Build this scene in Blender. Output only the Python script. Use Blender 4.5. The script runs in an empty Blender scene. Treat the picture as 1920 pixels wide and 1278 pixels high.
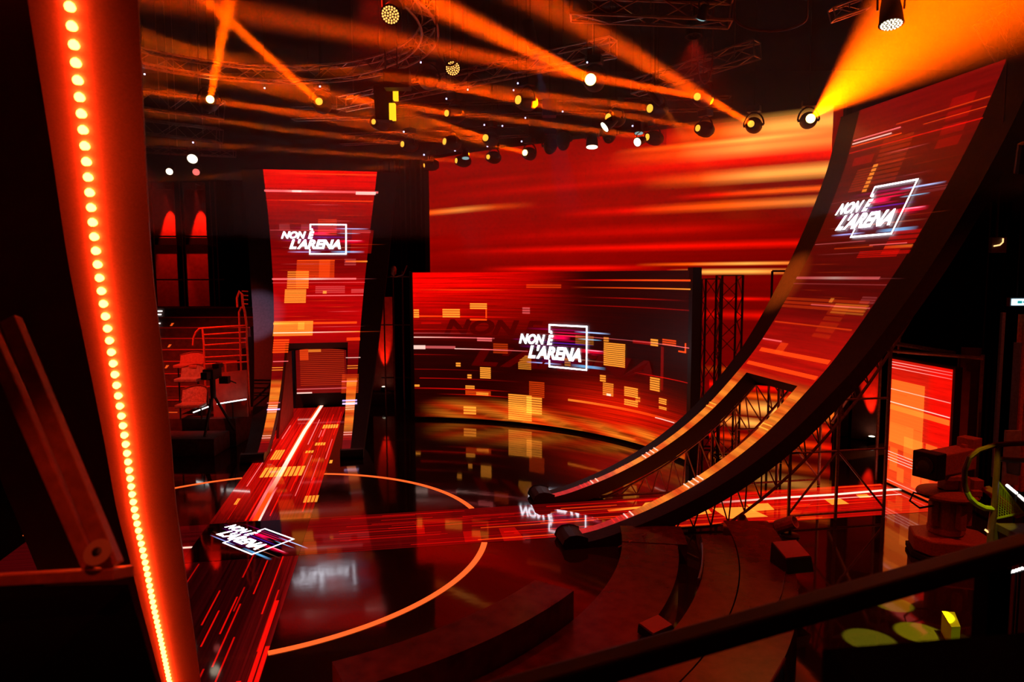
import bpy, math, random
from mathutils import Vector, Matrix
random.seed(11)
SC = bpy.context.scene
COL = SC.collection
R_ = math.radians
V = Vector

# ------------------------------------------------------------------ camera
F_PX, PITCH, ROLL, CAM_H = 1325.78, 0.09128, -0.0039305, 5.0
cam_d = bpy.data.cameras.new('camera')
cam_d.sensor_width = 36.0
cam_d.lens = F_PX / 1920 * 36
cam_d.clip_start = 0.05
cam_d.dof.use_dof = True
cam_d.dof.focus_distance = 17.0
cam_d.dof.aperture_fstop = 2.0
cam = bpy.data.objects.new('camera', cam_d)
cam.matrix_world = (Matrix.Translation((0, 0, CAM_H)) @ Matrix.Rotation(math.pi / 2 - PITCH, 4, 'X')
                    @ Matrix.Rotation(ROLL, 4, 'Z'))
COL.objects.link(cam)
SC.camera = cam
# ------------------------------------------------------------------ world, exposure
w = bpy.data.worlds.new('world'); SC.world = w
w.use_nodes = True
w.node_tree.nodes['Background'].inputs[0].default_value = (0.02, 0.002, 0.001, 1)
w.node_tree.nodes['Background'].inputs[1].default_value = 0.08
SC.view_settings.view_transform = 'Standard'
SC.view_settings.look = 'None'
SC.view_settings.exposure = 0.0
SC.view_settings.gamma = 1.0
SC.view_settings.use_curve_mapping = False
SC.cycles.max_bounces = 6
SC.cycles.diffuse_bounces = 2
SC.cycles.glossy_bounces = 4
SC.cycles.transparent_max_bounces = 24
SC.cycles.volume_bounces = 0
SC.cycles.sample_clamp_indirect = 4.0
SC.cycles.caustics_reflective = False
SC.cycles.caustics_refractive = False

# ------------------------------------------------------------------ camera maths
def ray(px, py):
    x = (px - 960) / F_PX; y = -(py - 639) / F_PX
    c, s = math.cos(ROLL), math.sin(ROLL)
    x, y = c * x - s * y, s * x + c * y
    return V((x, math.cos(PITCH) + y * math.sin(PITCH), -math.sin(PITCH) + y * math.cos(PITCH)))
def at(px, py, D):                       # point seen at a photo position, at a distance along y
    d = ray(px, py); return V((0, 0, CAM_H)) + d * (D / d.y)
def on(px, py, z=0.0):                   # the same on a level plane
    d = ray(px, py); return V((0, 0, CAM_H)) + d * ((z - CAM_H) / d.z)
def proj(X):
    x, y, z = X[0], X[1], X[2] - CAM_H
    dz = y * math.cos(PITCH) - z * math.sin(PITCH); dy = y * math.sin(PITCH) + z * math.cos(PITCH)
    a, b = x / dz, dy / dz
    c, s = math.cos(ROLL), math.sin(ROLL)
    return 960 + F_PX * (c * a + s * b), 639 - F_PX * (-s * a + c * b)

def lin(*c):
    if len(c) == 1: c = c[0]
    return tuple(((v / 255) / 12.92 if v / 255 <= 0.04045 else (((v / 255) + 0.055) / 1.055) ** 2.4) for v in c)

# ------------------------------------------------------------------ materials
def mat(name):
    m = bpy.data.materials.new(name); m.use_nodes = True
    return m, m.node_tree, m.node_tree.nodes['Principled BSDF']
def basic(name, col, rough=0.5, metal=0.0, spec=0.5, noise=0.0, nscale=20.0, bump=0.0):
    m, t, b = mat(name)
    b.inputs['Base Color'].default_value = (*col, 1)
    b.inputs['Roughness'].default_value = rough
    b.inputs['Metallic'].default_value = metal
    b.inputs['Specular IOR Level'].default_value = spec
    if noise or bump:
        tc = t.nodes.new('ShaderNodeTexCoord'); n = t.nodes.new('ShaderNodeTexNoise')
        n.inputs['Scale'].default_value = nscale; n.inputs['Detail'].default_value = 4
        t.links.new(tc.outputs['Object'], n.inputs['Vector'])
        if noise:
            r = t.nodes.new('ShaderNodeValToRGB')
            r.color_ramp.elements[0].position = .3; r.color_ramp.elements[1].position = .7
            r.color_ramp.elements[0].color = (*[c * (1 - noise) for c in col], 1)
            r.color_ramp.elements[1].color = (*[c * (1 + noise) for c in col], 1)
            t.links.new(n.outputs['Fac'], r.inputs[0]); t.links.new(r.outputs[0], b.inputs['Base Color'])
        if bump:
            bp = t.nodes.new('ShaderNodeBump'); bp.inputs['Strength'].default_value = bump
            bp.inputs['Distance'].default_value = .02
            t.links.new(n.outputs['Fac'], bp.inputs['Height']); t.links.new(bp.outputs[0], b.inputs['Normal'])
    return m
def glow(name, col, strength, sample=True):
    m, t, b = mat(name)
    b.inputs['Base Color'].default_value = (0, 0, 0, 1)
    b.inputs['Emission Color'].default_value = (*col, 1)
    b.inputs['Emission Strength'].default_value = strength
    if not sample: m.cycles.emission_sampling = 'NONE'
    return m

M = {}
M['black'] = basic('black_paint', (.009, .007, .007), .55)
M['cloth'] = basic('black_cloth', (.010, .005, .004), .95, spec=.1, noise=.4, nscale=3)
M['steel'] = basic('dark_steel', (.09, .075, .07), .38, .8, noise=.3)
M['alu'] = basic('truss_aluminium', (.42, .36, .33), .35, .9, noise=.25, nscale=9)
M['bezel'] = basic('fascia_textile', (.022, .013, .014), .7, noise=.35, nscale=14, bump=.15)
M['lip'] = basic('fascia_inner', (.03, .02, .018), .6)
M['deck'] = basic('platform_vinyl', (.14, .028, .02), .2, noise=.35, nscale=5, bump=.04)
M['step'] = basic('tribune_carpet', (.10, .05, .045), .8, noise=.35, nscale=6)
M['panelcloth'] = basic('stretched_red_cloth', (.55, .16, .12), .9, spec=.1, noise=.15, nscale=6)
M['matte'] = basic('matte_black', (.003, .003, .003), 1.0, spec=.03)
M['railhot'] = basic('red_enamel_pipe', (.62, .15, .06), .4, noise=.2)
M['rubber'] = basic('rubber', (.02, .02, .02), .8)
M['rail'] = basic('handrail_paint', (.16, .055, .04), .45, noise=.2)
M['camera'] = basic('camera_shell', (.5, .17, .11), .5, noise=.25, nscale=30)
M['blue'] = basic('blue_cloth', (.10, .16, .34), .85, noise=.2)
M['grey'] = basic('grey_cloth', (.34, .33, .36), .7, noise=.25, nscale=12)
M['plastic'] = basic('clear_wrap', (.55, .45, .44), .18, noise=.3, nscale=18, bump=.5)
M['pillar'] = basic('column_panel', (.42, .2, .16), .62, noise=.12, nscale=90, bump=.05)
M['yellow'] = basic('yellow_green_panel', (.62, .6, .04), .5)
M['white_led'] = glow('white_led', (1, .93, .88), 3.0, False)
M['status'] = glow('blue_status_led', (.55, .55, 1), 3.0, False)
M['lens_hot'] = glow('orange_lens', (1, .42, .035), 1.7, False)
M['lens_star'] = glow('hot_yellow_lens', (1, .62, .16), 8.0, False)
M['lens_white'] = glow('warm_white_lens', (1, .86, .62), 2.2, False)
M['lens_teal'] = glow('cool_lens', (.35, .62, .62), .7, False)
M['lens_pink'] = glow('pink_lens', (1, .16, .14), 1.4, False)
M['lens_amber'] = glow('amber_par_cell', (1, .42, .09), 2.2, False)
M['lens_off'] = basic('unlit_lens', (.05, .04, .04), .1)
M['marker'] = glow('orange_marker', (1, .10, .01), .9, False)
M['exit'] = glow('exit_sign_face', (.6, .85, 1), 1.6, False)
M['ring'] = glow('ring_light_diffuser', lin(255, 98, 38), 1.15, False)
M['led'] = glow('amber_led_dome', (1, .055, .007), 80.0, True)
M['logo'] = glow('logo_white', (.92, .90, 1), 4.5, False)
M['logo_dim'] = glow('logo_shadow_red', lin(80, 0, 0), 1.0, False)

def led_display(name, scale=(3, 60), lo=.62, hi=1.25, extra=1.0):      # picture of an LED wall: colour field x horizontal streaks
    m, t, b = mat(name); N, L = t.nodes, t.links
    a = N.new('ShaderNodeAttribute'); a.attribute_name = 'Col'
    uv = N.new('ShaderNodeUVMap'); mp = N.new('ShaderNodeMapping'); mp.inputs['Scale'].default_value = (scale[0], scale[1], 1)
    n = N.new('ShaderNodeTexNoise'); n.inputs['Scale'].default_value = 1; n.inputs['Detail'].default_value = 5
    n.inputs['Roughness'].default_value = .62
    L.new(uv.outputs[0], mp.inputs['Vector']); L.new(mp.outputs[0], n.inputs['Vector'])
    r = N.new('ShaderNodeMapRange'); r.inputs['From Min'].default_value = .32; r.inputs['From Max'].default_value = .68
    r.inputs['To Min'].default_value = lo; r.inputs['To Max'].default_value = hi
    L.new(n.outputs['Fac'], r.inputs['Value'])
    x = N.new('ShaderNodeVectorMath'); x.operation = 'SCALE'
    L.new(a.outputs['Color'], x.inputs[0]); L.new(r.outputs[0], x.inputs['Scale'])
    L.new(x.outputs[0], b.inputs['Emission Color']); b.inputs['Emission Strength'].default_value = extra
    b.inputs['Base Color'].default_value = (.012, .01, .01, 1); b.inputs['Roughness'].default_value = .45
    m.cycles.emission_sampling = 'NONE'
    return m
M['wall_led'] = led_display('video_wall_picture', (1.2, 26), .78, 1.18)
M['screen_led'] = led_display('curved_screen_picture', (3, 90), .35, 1.4)
M['arch_led'] = led_display('arch_picture', (1.5, 120), .66, 1.25)
M['panel_led'] = led_display('portal_panel_picture', (1.5, 40), .72, 1.2)
M['runway_led'] = led_display('runway_picture', (1, 40), .2, 1.5)
for k in ('runway_led',):
    b = M[k].node_tree.nodes['Principled BSDF']
    b.inputs['Roughness'].default_value = .045; b.inputs['Base Color'].default_value = (.01, .01, .01, 1)
    b.inputs['Specular IOR Level'].default_value = .8

def led_add():                           # light pixels switched on over the picture behind them
    m = bpy.data.materials.new('lit_pixels'); m.use_nodes = True; t = m.node_tree; t.nodes.clear()
    o = t.nodes.new('ShaderNodeOutputMaterial'); e = t.nodes.new('ShaderNodeEmission'); tr = t.nodes.new('ShaderNodeBsdfTransparent')
    s = t.nodes.new('ShaderNodeAddShader'); a = t.nodes.new('ShaderNodeAttribute'); a.attribute_name = 'Col'
    t.links.new(a.outputs['Color'], e.inputs[0]); t.links.new(e.outputs[0], s.inputs[0]); t.links.new(tr.outputs[0], s.inputs[1])
    t.links.new(s.outputs[0], o.inputs[0]); m.cycles.emission_sampling = 'NONE'
    return m
M['add'] = led_add()

def floor_mat(name, rough, col=(.03, .022, .014), seams=True, spec=1.0):
    m, t, b = mat(name); N, L = t.nodes, t.links
    b.inputs['Base Color'].default_value = (*col, 1); b.inputs['Specular IOR Level'].default_value = spec
    tc = N.new('ShaderNodeTexCoord'); n = N.new('ShaderNodeTexNoise'); n.inputs['Scale'].default_value = 1.6; n.inputs['Detail'].default_value = 5
    L.new(tc.outputs['Object'], n.inputs['Vector'])
    r = N.new('ShaderNodeMapRange'); r.inputs['To Min'].default_value = rough * .55; r.inputs['To Max'].default_value = rough * 1.6
    L.new(n.outputs['Fac'], r.inputs['Value']); L.new(r.outputs[0], b.inputs['Roughness'])
    n2 = N.new('ShaderNodeTexNoise'); n2.inputs['Scale'].default_value = 2.2; n2.inputs['Detail'].default_value = 2
    L.new(tc.outputs['Object'], n2.inputs['Vector'])
    bp = N.new('ShaderNodeBump'); bp.inputs['Strength'].default_value = .10; bp.inputs['Distance'].default_value = .01
    L.new(n2.outputs['Fac'], bp.inputs['Height']); L.new(bp.outputs[0], b.inputs['Normal'])
    return m
M['floor'] = floor_mat('glossy_black_floor', .05)
M['disc'] = floor_mat('satin_black_stage_disc', .075)

# ------------------------------------------------------------------ mesh helpers
class MB:
    def __init__(s): s.v = []; s.f = []; s.c = []; s.uv = []; s.sm = False
    def quad(s, a, b, c, d, cols=None, uvs=None):
        i = len(s.v); s.v += [tuple(a), tuple(b), tuple(c), tuple(d)]; s.f.append((i, i + 1, i + 2, i + 3))
        if cols: s.c += list(cols) if isinstance(cols[0], (tuple, list)) else [cols] * 4
        if uvs: s.uv += list(uvs)
    def poly(s, pts):
        i = len(s.v); s.v += [tuple(p) for p in pts]; s.f.append(tuple(range(i, i + len(pts))))
    def ribbon(s, A, B):
        i = len(s.v); n = len(A)
        for a, b in zip(A, B): s.v += [tuple(a), tuple(b)]
        for k in range(n - 1): s.f.append((i + 2 * k, i + 2 * k + 1, i + 2 * k + 3, i + 2 * k + 2))
    def hexa(s, p):                      # 8 corners: bottom 4, top 4
        i = len(s.v); s.v += [tuple(q) for q in p]
        s.f += [tuple(i + k for k in f) for f in ((0, 3, 2, 1), (4, 5, 6, 7), (0, 1, 5, 4), (1, 2, 6, 5), (2, 3, 7, 6), (3, 0, 4, 7))]
    def box(s, c, size, m=None):
        h = [x / 2 for x in size]; P = []
        for z in (-1, 1):
            for x, y in ((-1, -1), (1, -1), (1, 1), (-1, 1)):
                q = V((x * h[0], y * h[1], z * h[2]))
                if m: q = m @ q
                P.append(q + V(c))
        s.hexa(P)
    def tube(s, p, q, r, n=6, r2=None, cap=True):
        p, q = V(p), V(q); d = q - p
        if d.length < 1e-6: return
        z = d.normalized(); a = z.orthogonal().normalized(); b = z.cross(a); r2 = r if r2 is None else r2
        i = len(s.v)
        for k in range(n):
            t = 2 * math.pi * k / n; e = a * math.cos(t) + b * math.sin(t)
            s.v += [tuple(p + e * r), tuple(q + e * r2)]
        for k in range(n):
            j = (k + 1) % n; s.f.append((i + 2 * k, i + 2 * j, i + 2 * j + 1, i + 2 * k + 1))
        if cap:
            s.f.append(tuple(i + 2 * k for k in range(n))[::-1]); s.f.append(tuple(i + 2 * k + 1 for k in range(n)))
    def path(s, pts, r, n=6):            # one continuous bent tube
        pts = [V(p) for p in pts]; i = len(s.v); m = len(pts); a = None
        for k, p in enumerate(pts):
            d = (pts[min(k + 1, m - 1)] - pts[max(k - 1, 0)]).normalized()
            a = d.orthogonal().normalized() if a is None else (a - d * a.dot(d)).normalized()
            b = d.cross(a)
            for t in range(n):
                th = 2 * math.pi * t / n; s.v.append(tuple(p + (a * math.cos(th) + b * math.sin(th)) * r))
        for k in range(m - 1):
            for t in range(n):
                u = (t + 1) % n; s.f.append((i + k * n + t, i + k * n + u, i + (k + 1) * n + u, i + (k + 1) * n + t))
        s.f.append(tuple(i + t for t in range(n))[::-1]); s.f.append(tuple(i + (m - 1) * n + t for t in range(n)))
    def lathe(s, prof, n=16, m=None):    # (radius, z) profile about local z
        i = len(s.v)
        for r, z in prof:
            for k in range(n):
                t = 2 * math.pi * k / n; q = V((r * math.cos(t), r * math.sin(t), z))
                s.v.append(tuple(m @ q if m else q))
        for j in range(len(prof) - 1):
            for k in range(n):
                u = (k + 1) % n; s.f.append((i + j * n + k, i + j * n + u, i + (j + 1) * n + u, i + (j + 1) * n + k))
        s.f.append(tuple(i + k for k in range(n))[::-1]); s.f.append(tuple(i + (len(prof) - 1) * n + k for k in range(n)))
    def build(s, name, m, parent=None, smooth=False, bevel=0.0):
        me = bpy.data.meshes.new(name); me.from_pydata(s.v, [], s.f); me.update()
        if s.c:
            at_ = me.color_attributes.new('Col', 'FLOAT_COLOR', 'POINT')
            at_.data.foreach_set('color', [x for c in s.c for x in (*c[:3], 1.0)])
        if s.uv:
            u = me.uv_layers.new(name='UVMap')
            fl = []
            for l in me.loops: fl += s.uv[l.vertex_index]
            u.data.foreach_set('uv', fl)
        me.materials.append(M[m] if isinstance(m, str) else m)
        if smooth:
            for p in me.polygons: p.use_smooth = True
        o = bpy.data.objects.new(name, me); COL.objects.link(o)
        if parent: o.parent = parent; o.matrix_parent_inverse = parent.matrix_basis.inverted()
        if bevel:
            b = o.modifiers.new('bevel', 'BEVEL'); b.width = bevel; b.segments = 2; b.limit_method = 'ANGLE'
        return o
def tag(o, label, cat, group=None, kind=None):
    if kind: o['kind'] = kind
    if label: o['label'] = label
    if cat: o['category'] = cat
    if group: o['group'] = group
    return o
def thing(name, label, cat, loc=(0, 0, 0), group=None):
    o = bpy.data.objects.new(name, None); o.location = loc; o.empty_display_size = .2
    COL.objects.link(o); return tag(o, label, cat, group)
def struct(o): o['kind'] = 'structure'; return o
def spot(name, loc, target, col, power, deg, blend=.4, radius=.03, parent=None):
    d = bpy.data.lights.new(name, 'SPOT'); d.color = col; d.energy = power; d.spot_size = R_(deg * 2); d.spot_blend = blend
    d.shadow_soft_size = radius
    o = bpy.data.objects.new(name, d); COL.objects.link(o)
    q = (V(target) - V(loc)).to_track_quat('-Z', 'Y')
    o.matrix_world = Matrix.Translation(V(loc)) @ q.to_matrix().to_4x4()
    if parent: o.parent = parent; o.matrix_parent_inverse = parent.matrix_basis.inverted()
    return o

def beam_light(name, loc, d, col, power, r, spread, parent):           # collimated disc lamp, as in a beam moving head
    l = bpy.data.lights.new(name, 'AREA'); l.shape = 'DISK'; l.size = r * 2; l.spread = R_(spread); l.color = col; l.energy = power
    o = bpy.data.objects.new(name, l); COL.objects.link(o)
    o.matrix_world = Matrix.Translation(loc) @ V(d).to_track_quat('-Z', 'Y').to_matrix().to_4x4()
    o.parent = parent; o.matrix_parent_inverse = parent.matrix_basis.inverted(); return o

# stage plan: two runways crossing at right angles in the middle of the light ring
A10 = R_(10)
CX, CY, RING_R = -5.02, 13.16, 4.49
E2 = V((math.cos(A10), math.sin(A10), 0)); E1 = V((-math.sin(A10), math.cos(A10), 0)); C0 = V((CX, CY, 0))

# ------------------------------------------------------------------ room shell
def slab(name, x0, x1, y0, y1, z0, z1, m):
    b = MB(); b.box(((x0 + x1) / 2, (y0 + y1) / 2, (z0 + z1) / 2), (x1 - x0, y1 - y0, z1 - z0)); return struct(b.build(name, m))
slab('floor', -22, 22, -4, 36, -.2, 0, 'floor')
slab('wall_back', -22, 22, 35.8, 36, 0, 15, 'cloth')
slab('wall_left', -22.2, -22, -4, 36, 0, 15, 'cloth')
slab('wall_right', 22, 22.2, -4, 36, 0, 15, 'cloth')
slab('ceiling', -22, 22, -4, 36, 15, 15.2, 'cloth')

# thin haze drifting at the level of the lighting rig
hz = MB(); hz.box((0, 14, 10.45), (43, 35, 8.3))
hm = bpy.data.materials.new('stage_haze'); hm.use_nodes = True; t = hm.node_tree; t.nodes.clear()
o_ = t.nodes.new('ShaderNodeOutputMaterial'); vs = t.nodes.new('ShaderNodeVolumeScatter')
vs.inputs['Color'].default_value = (1, 1, 1, 1); vs.inputs['Density'].default_value = .010; vs.inputs['Anisotropy'].default_value = .3
t.links.new(vs.outputs[0], o_.inputs['Volume'])
hzo = hz.build('stage_haze', hm); tag(hzo, 'thin smoky haze around the lighting rig that shows the orange beams', 'haze', kind='stuff')
# ================================================================== LED surfaces
class Surf:                              # S(u, v) -> point; both 0..1
    def __init__(s, fn): s.fn = fn
    def p(s, u, v, off=0.0):
        P = s.fn(u, v)
        if off:
            e = 1e-3; n = (s.fn(u + e, v) - s.fn(u - e, v)).cross(s.fn(u, v + e) - s.fn(u, v - e)).normalized(); P = P + n * off
        return P
    def uv(s, px, py, g=(.5, .5)):       # where a photo position falls on the surface
        u, v = g; e = 1e-3
        for _ in range(40):
            a = proj(s.fn(u, v)); b = proj(s.fn(u + e, v)); c = proj(s.fn(u, v + e))
            j = [(b[0] - a[0]) / e, (c[0] - a[0]) / e, (b[1] - a[1]) / e, (c[1] - a[1]) / e]
            rx, ry = px - a[0], py - a[1]; det = j[0] * j[3] - j[1] * j[2]
            if abs(det) < 1e-9: break
            du = (rx * j[3] - j[1] * ry) / det; dv = (j[0] * ry - j[2] * rx) / det
            du = max(-.15, min(.15, du)); dv = max(-.15, min(.15, dv)); u += du; v += dv
            u = max(-.3, min(1.3, u)); v = max(-.3, min(1.3, v))
            if abs(du) + abs(dv) < 1e-5: break
        return u, v
def mix(a, b, t): return tuple(x + (y - x) * t for x, y in zip(a, b))
BLK = (0, 0, 0)
def s_(c, k): return tuple(x * k for x in c)
def smooth(a, b, x):
    t = max(0, min(1, (x - a) / (b - a))); return t * t * (3 - 2 * t)
def display(S, nu, nv, colf, name, m, parent, skip=None, uvs=(1, 1), us=None):
    b = MB(); us = us or [i / nu for i in range(nu + 1)]; nu = len(us) - 1
    P = {}
    for j in range(nv + 1):
        for i in range(nu + 1):
            P[i, j] = len(b.v); b.v.append(tuple(S.p(us[i], j / nv))); b.c.append(colf(us[i], j / nv)); b.uv.append((us[i] * uvs[0], j / nv * uvs[1]))
    for j in range(nv):
        for i in range(nu):
            if skip and skip((us[i] + us[i + 1]) / 2, (j + .5) / nv): continue
            b.f.append((P[i, j], P[i + 1, j], P[i + 1, j + 1], P[i, j + 1]))
    return b.build(name, m, parent)
class Gfx:                               # lit pixel blocks and streaks lying on a surface
    def __init__(s, S, off=.02): s.S = S; s.b = MB(); s.off = off; s.k = 0
    def rect(s, u0, v0, u1, v1, cols, n=6, top=None):          # cols: one colour, or a list along u
        if not isinstance(cols[0], (tuple, list)): cols = [cols, cols]
        s.k += 1; off = s.off + .0006 * (s.k % 9)
        def c(t, cols=cols):
            x = t * (len(cols) - 1); i = min(int(x), len(cols) - 2); return mix(cols[i], cols[i + 1], x - i)
        for i in range(n):
            a, d = i / n, (i + 1) / n; ua, ub = u0 + (u1 - u0) * a, u0 + (u1 - u0) * d
            s.b.quad(s.S.p(ua, v0, off), s.S.p(ub, v0, off), s.S.p(ub, v1, off), s.S.p(ua, v1, off), [c(a), c(d), c(d, top or cols), c(a, top or cols)])
    def block(s, px0, py0, px1, py1, col, stripes=0, g=(.5, .5), gap=.28):
        u0, v0 = s.S.uv(px0, py1, g); u1, _ = s.S.uv(px1, py1, g); _, v1 = s.S.uv(px0, py0, g)
        if stripes:
            h = (v1 - v0) / stripes
            for k in range(stripes): s.rect(u0, v0 + k * h, u1, v0 + (k + 1 - gap) * h, col, 2)
        else: s.rect(u0, v0, u1, v1, col, 3)
    def streak(s, px0, py0, px1, py1, th, cols, g=(.5, .5), n=10, soft=False):
        u0, v0 = s.S.uv(px0, py0, g); u1, v1 = s.S.uv(px1, py1, g); v = (v0 + v1) / 2
        if soft:
            h = abs(s.S.uv(px0, py0 + th, g)[1] - v0) * .8; Z = [BLK] * len(cols); M_ = [s_(c, .45) for c in cols]
            for a, d, ca, cd in ((-1, -.5, Z, M_), (-.5, -.12, M_, cols), (-.12, .12, cols, cols), (.12, .5, cols, M_), (.5, 1, M_, Z)): s.rect(u0, v + h * a, u1, v + h * d, ca, n, cd); s.k -= 1
            s.k += 1; return
        du, dv = s.S.uv(px0, py0 + th, g); h = abs(dv - v0) / 2
        s.rect(u0, v - h, u1, v + h, cols, n)
    def build(s, parent, name='lit_pixels'): return s.b.build(name, 'add', parent)
def text_tris(txt, shear=.3, bold=.022, spacing=1.0):
    cu = bpy.data.curves.new('t', 'FONT'); cu.body = txt; cu.shear = shear; cu.offset = bold; cu.space_character = spacing; cu.resolution_u = 4
    o = bpy.data.objects.new('t', cu); COL.objects.link(o)
    me = o.to_mesh(); vs = [(v.co.x, v.co.y) for v in me.vertices]; fs = [tuple(p.vertices) for p in me.polygons]
    o.to_mesh_clear(); bpy.data.objects.remove(o); bpy.data.curves.remove(cu)
    x0 = min(v[0] for v in vs); x1 = max(v[0] for v in vs); y1 = max(v[1] for v in vs)
    return [((v[0] - x0) / (x1 - x0), v[1]) for v in vs], fs, (x1 - x0)
CAP = .729                               # cap height of the font at size 1
T1 = text_tris('NON', .28, .045, 1.0); T1b = text_tris('E', .28, .045); T2 = text_tris("L'ARENA", .28, .045, 1.0)
def put_text(b, T, mp, x0, x1, y0, h):   # into a box of logo units
    i = len(b.v)
    for v in T[0]: b.v.append(tuple(mp(x0 + (x1 - x0) * v[0], y0 + v[1] / CAP * h)))
    b.f += [tuple(i + k for k in f) for f in T[1]]
def logo(mp, parent, name='logo', m='logo', frame=True):
    # logo units: frame right edge x=1, left of NON x=-0; y 0..1 over the frame
    b = MB()
    put_text(b, T1, mp, 0, .375, .53, .22); put_text(b, T1b, mp, .405, .50, .53, .22)
    b.quad(mp(.455, .78), mp(.485, .78), mp(.475, .85), mp(.43, .85))
    put_text(b, T2, mp, .13, .91, .20, .285)
    if frame:
        t = .027; ty = .034; L = .43
        def bar(x0, y0, x1, y1): b.quad(mp(x0, y0), mp(x1, y0), mp(x1, y1), mp(x0, y1))
        bar(L, 1 - ty, 1, 1); bar(1 - t * .7, 0, 1, 1); bar(L, 0, 1, ty); bar(L, .8, L + t * .7, 1); bar(L, 0, L + t * .7, .17)
    return b.build(name, m, parent)
def logo_glow(G, mpuv):                  # magenta, cyan and violet smears behind the lettering
    Z = (0, 0, 0)
    def th(c, k=1.0): return tuple(x * k for x in c)
    for x0, y0, x1, y1, c in ((.40, .80, 1.02, .83, lin(190, 0, 60)), (.42, .73, .95, .76, lin(230, 0, 60)), (.42, .66, .75, .73, lin(250, 0, 80)), (.45, .62, .9, .65, lin(150, 0, 50)), (.30, .56, 1.1, .585, lin(70, 20, 150)),
                              (.80, .40, 1.30, .48, lin(215, 0, 40)), (.85, .36, 1.2, .39, lin(120, 0, 30)), (.0, .43, .5, .48, lin(70, 0, 70)), (.1, .50, .9, .52, lin(100, 0, 90)),
                              (.8, .84, 1.35, .87, lin(170, 200, 255)), (.85, .69, 1.22, .71, lin(120, 190, 230)), (.1, .07, .62, .10, lin(150, 160, 230)),
                              (.75, .06, 1.28, .12, lin(90, 160, 210)), (.95, .45, 1.25, .47, lin(230, 160, 190)), (.0, .22, 1.35, .245, lin(150, 80, 60)),
                              (.2, .12, .9, .2, lin(38, 0, 45)), (.1, .86, 1.1, .9, lin(110, 0, 60)), (-.1, .6, .5, .63, lin(110, 0, 90))):
        a = mpuv(x0, y0); d = mpuv(x1, y1); G.rect(a[0], a[1], d[0], d[1], [Z, c, c, Z], 9)

Yl, Or, Rd, Wp, Pk = lin(255, 150, 45), lin(240, 70, 12), lin(205, 8, 2), lin(255, 205, 190), lin(255, 110, 110)

# ------------------------------------------------------------------ back video wall
WP = [(-3.2, 27.9), (-1.2, 26.1), (1.2, 24.5), (3.6, 23.0), (6.0, 21.6), (9.05, 19.75)]
def poly_pt(pts, t):
    L = [0]
    for a, b in zip(pts, pts[1:]): L.append(L[-1] + math.hypot(b[0] - a[0], b[1] - a[1]))
    x = t * L[-1]
    i = 0
    while i < len(pts) - 2 and x > L[i + 1]: i += 1
    k = (x - L[i]) / (L[i + 1] - L[i]); return pts[i][0] + (pts[i + 1][0] - pts[i][0]) * k, pts[i][1] + (pts[i + 1][1] - pts[i][1]) * k
def wallf(u, v): x, y = poly_pt(WP, u); return V((x, y, .05 + 9.45 * v))
SW = Surf(wallf)
wall_t = thing('video_wall', 'huge tall video wall at the back glowing red with horizontal orange streaks', 'video wall', (2, 24, 0))
def wcol(u, v):
    base = mix(lin(112, 0, 0), lin(148, 2, 0), smooth(.35, .75, v)); base = mix(base, lin(112, 1, 0), smooth(.5, 1, u) * .8)
    return base
dsw = display(SW, 24, 30, wcol, 'display', 'wall_led', wall_t)
G = Gfx(SW, .02)
C1, C2, C3 = lin(255, 95, 12), tuple(x * 1.25 for x in lin(255, 170, 70)), lin(225, 10, 0)
for (x0, y0, x1, y1, th, cols) in [
    (806, 400, 1010, 381, 9, [C1, s_(C2, .55), s_(C1, .4), BLK]), (1030, 402, 1560, 376, 13, [BLK, s_(C3, .8), C1, s_(C2, .5)]),
    (806, 352, 1560, 340, 12, [BLK, s_(C3, .3), s_(C3, .5), BLK]), (1200, 348, 1560, 312, 20, [BLK, s_(C1, .7), s_(C2, .9), C2]),
    (1140, 296, 1560, 268, 24, [BLK, s_(C1, .5), s_(C2, .8), s_(C2, .5)]), (1250, 252, 1562, 234, 34, [s_(C3, .4), C1, C2, s_(C2, 1.1)]),
    (1000, 330, 1560, 290, 26, [BLK, s_(C3, .4), s_(C3, .9), C3]), (1150, 282, 1560, 252, 9, [BLK, s_(C1, .9), s_(C2, .8), BLK]),
    (1050, 300, 1560, 268, 44, [BLK, s_(C3, .4), s_(C3, .8), s_(C3, .9)]),
    (1250, 370, 1560, 352, 9, [BLK, C3, C1, C1]), (806, 474, 1560, 455, 10, [BLK, s_(C3, .5), C3, s_(C3, .8)]),
    (900, 440, 1500, 428, 16, [BLK, s_(C3, .25), s_(C3, .5), BLK]), (1190, 500, 1520, 488, 5, [BLK, C1, C2, C1]), (1250, 510, 1500, 508, 8, [s_(C3, .5), C2, C2, C1]),
    (900, 505, 1250, 500, 8, [BLK, C3, C3, BLK]), (806, 330, 1100, 345, 10, [BLK, s_(C3, .25), BLK]),
    (1310, 590, 1560, 592, 14, [s_(C3, .4), s_(C3, .8), BLK]), (1310, 560, 1500, 560, 6, [BLK, C3, BLK]), (1310, 690, 1480, 700, 10, [BLK, s_(C1, .6), BLK]),
    (1380, 706, 1570, 712, 14, [s_(C1, .5), C1, C1, s_(C1, .5)]), (1370, 742, 1570, 750, 10, [s_(C3, .5), C1, C3, C3]), (1370, 762, 1570, 776, 20, [C1, C2, C2, C1]),
    (1330, 790, 1560, 802, 14, [C1, C2, C1, C3]), (1330, 725, 1560, 730, 12, [C3, C3, C3]), (1330, 822, 1560, 830, 12, [C3, s_(C1, .6), C3])]:
    G.streak(x0, y0, x1, y1, th, cols, g=(.6, .6), n=24, soft=True)
G.build(dsw)
fb = MB()
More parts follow.
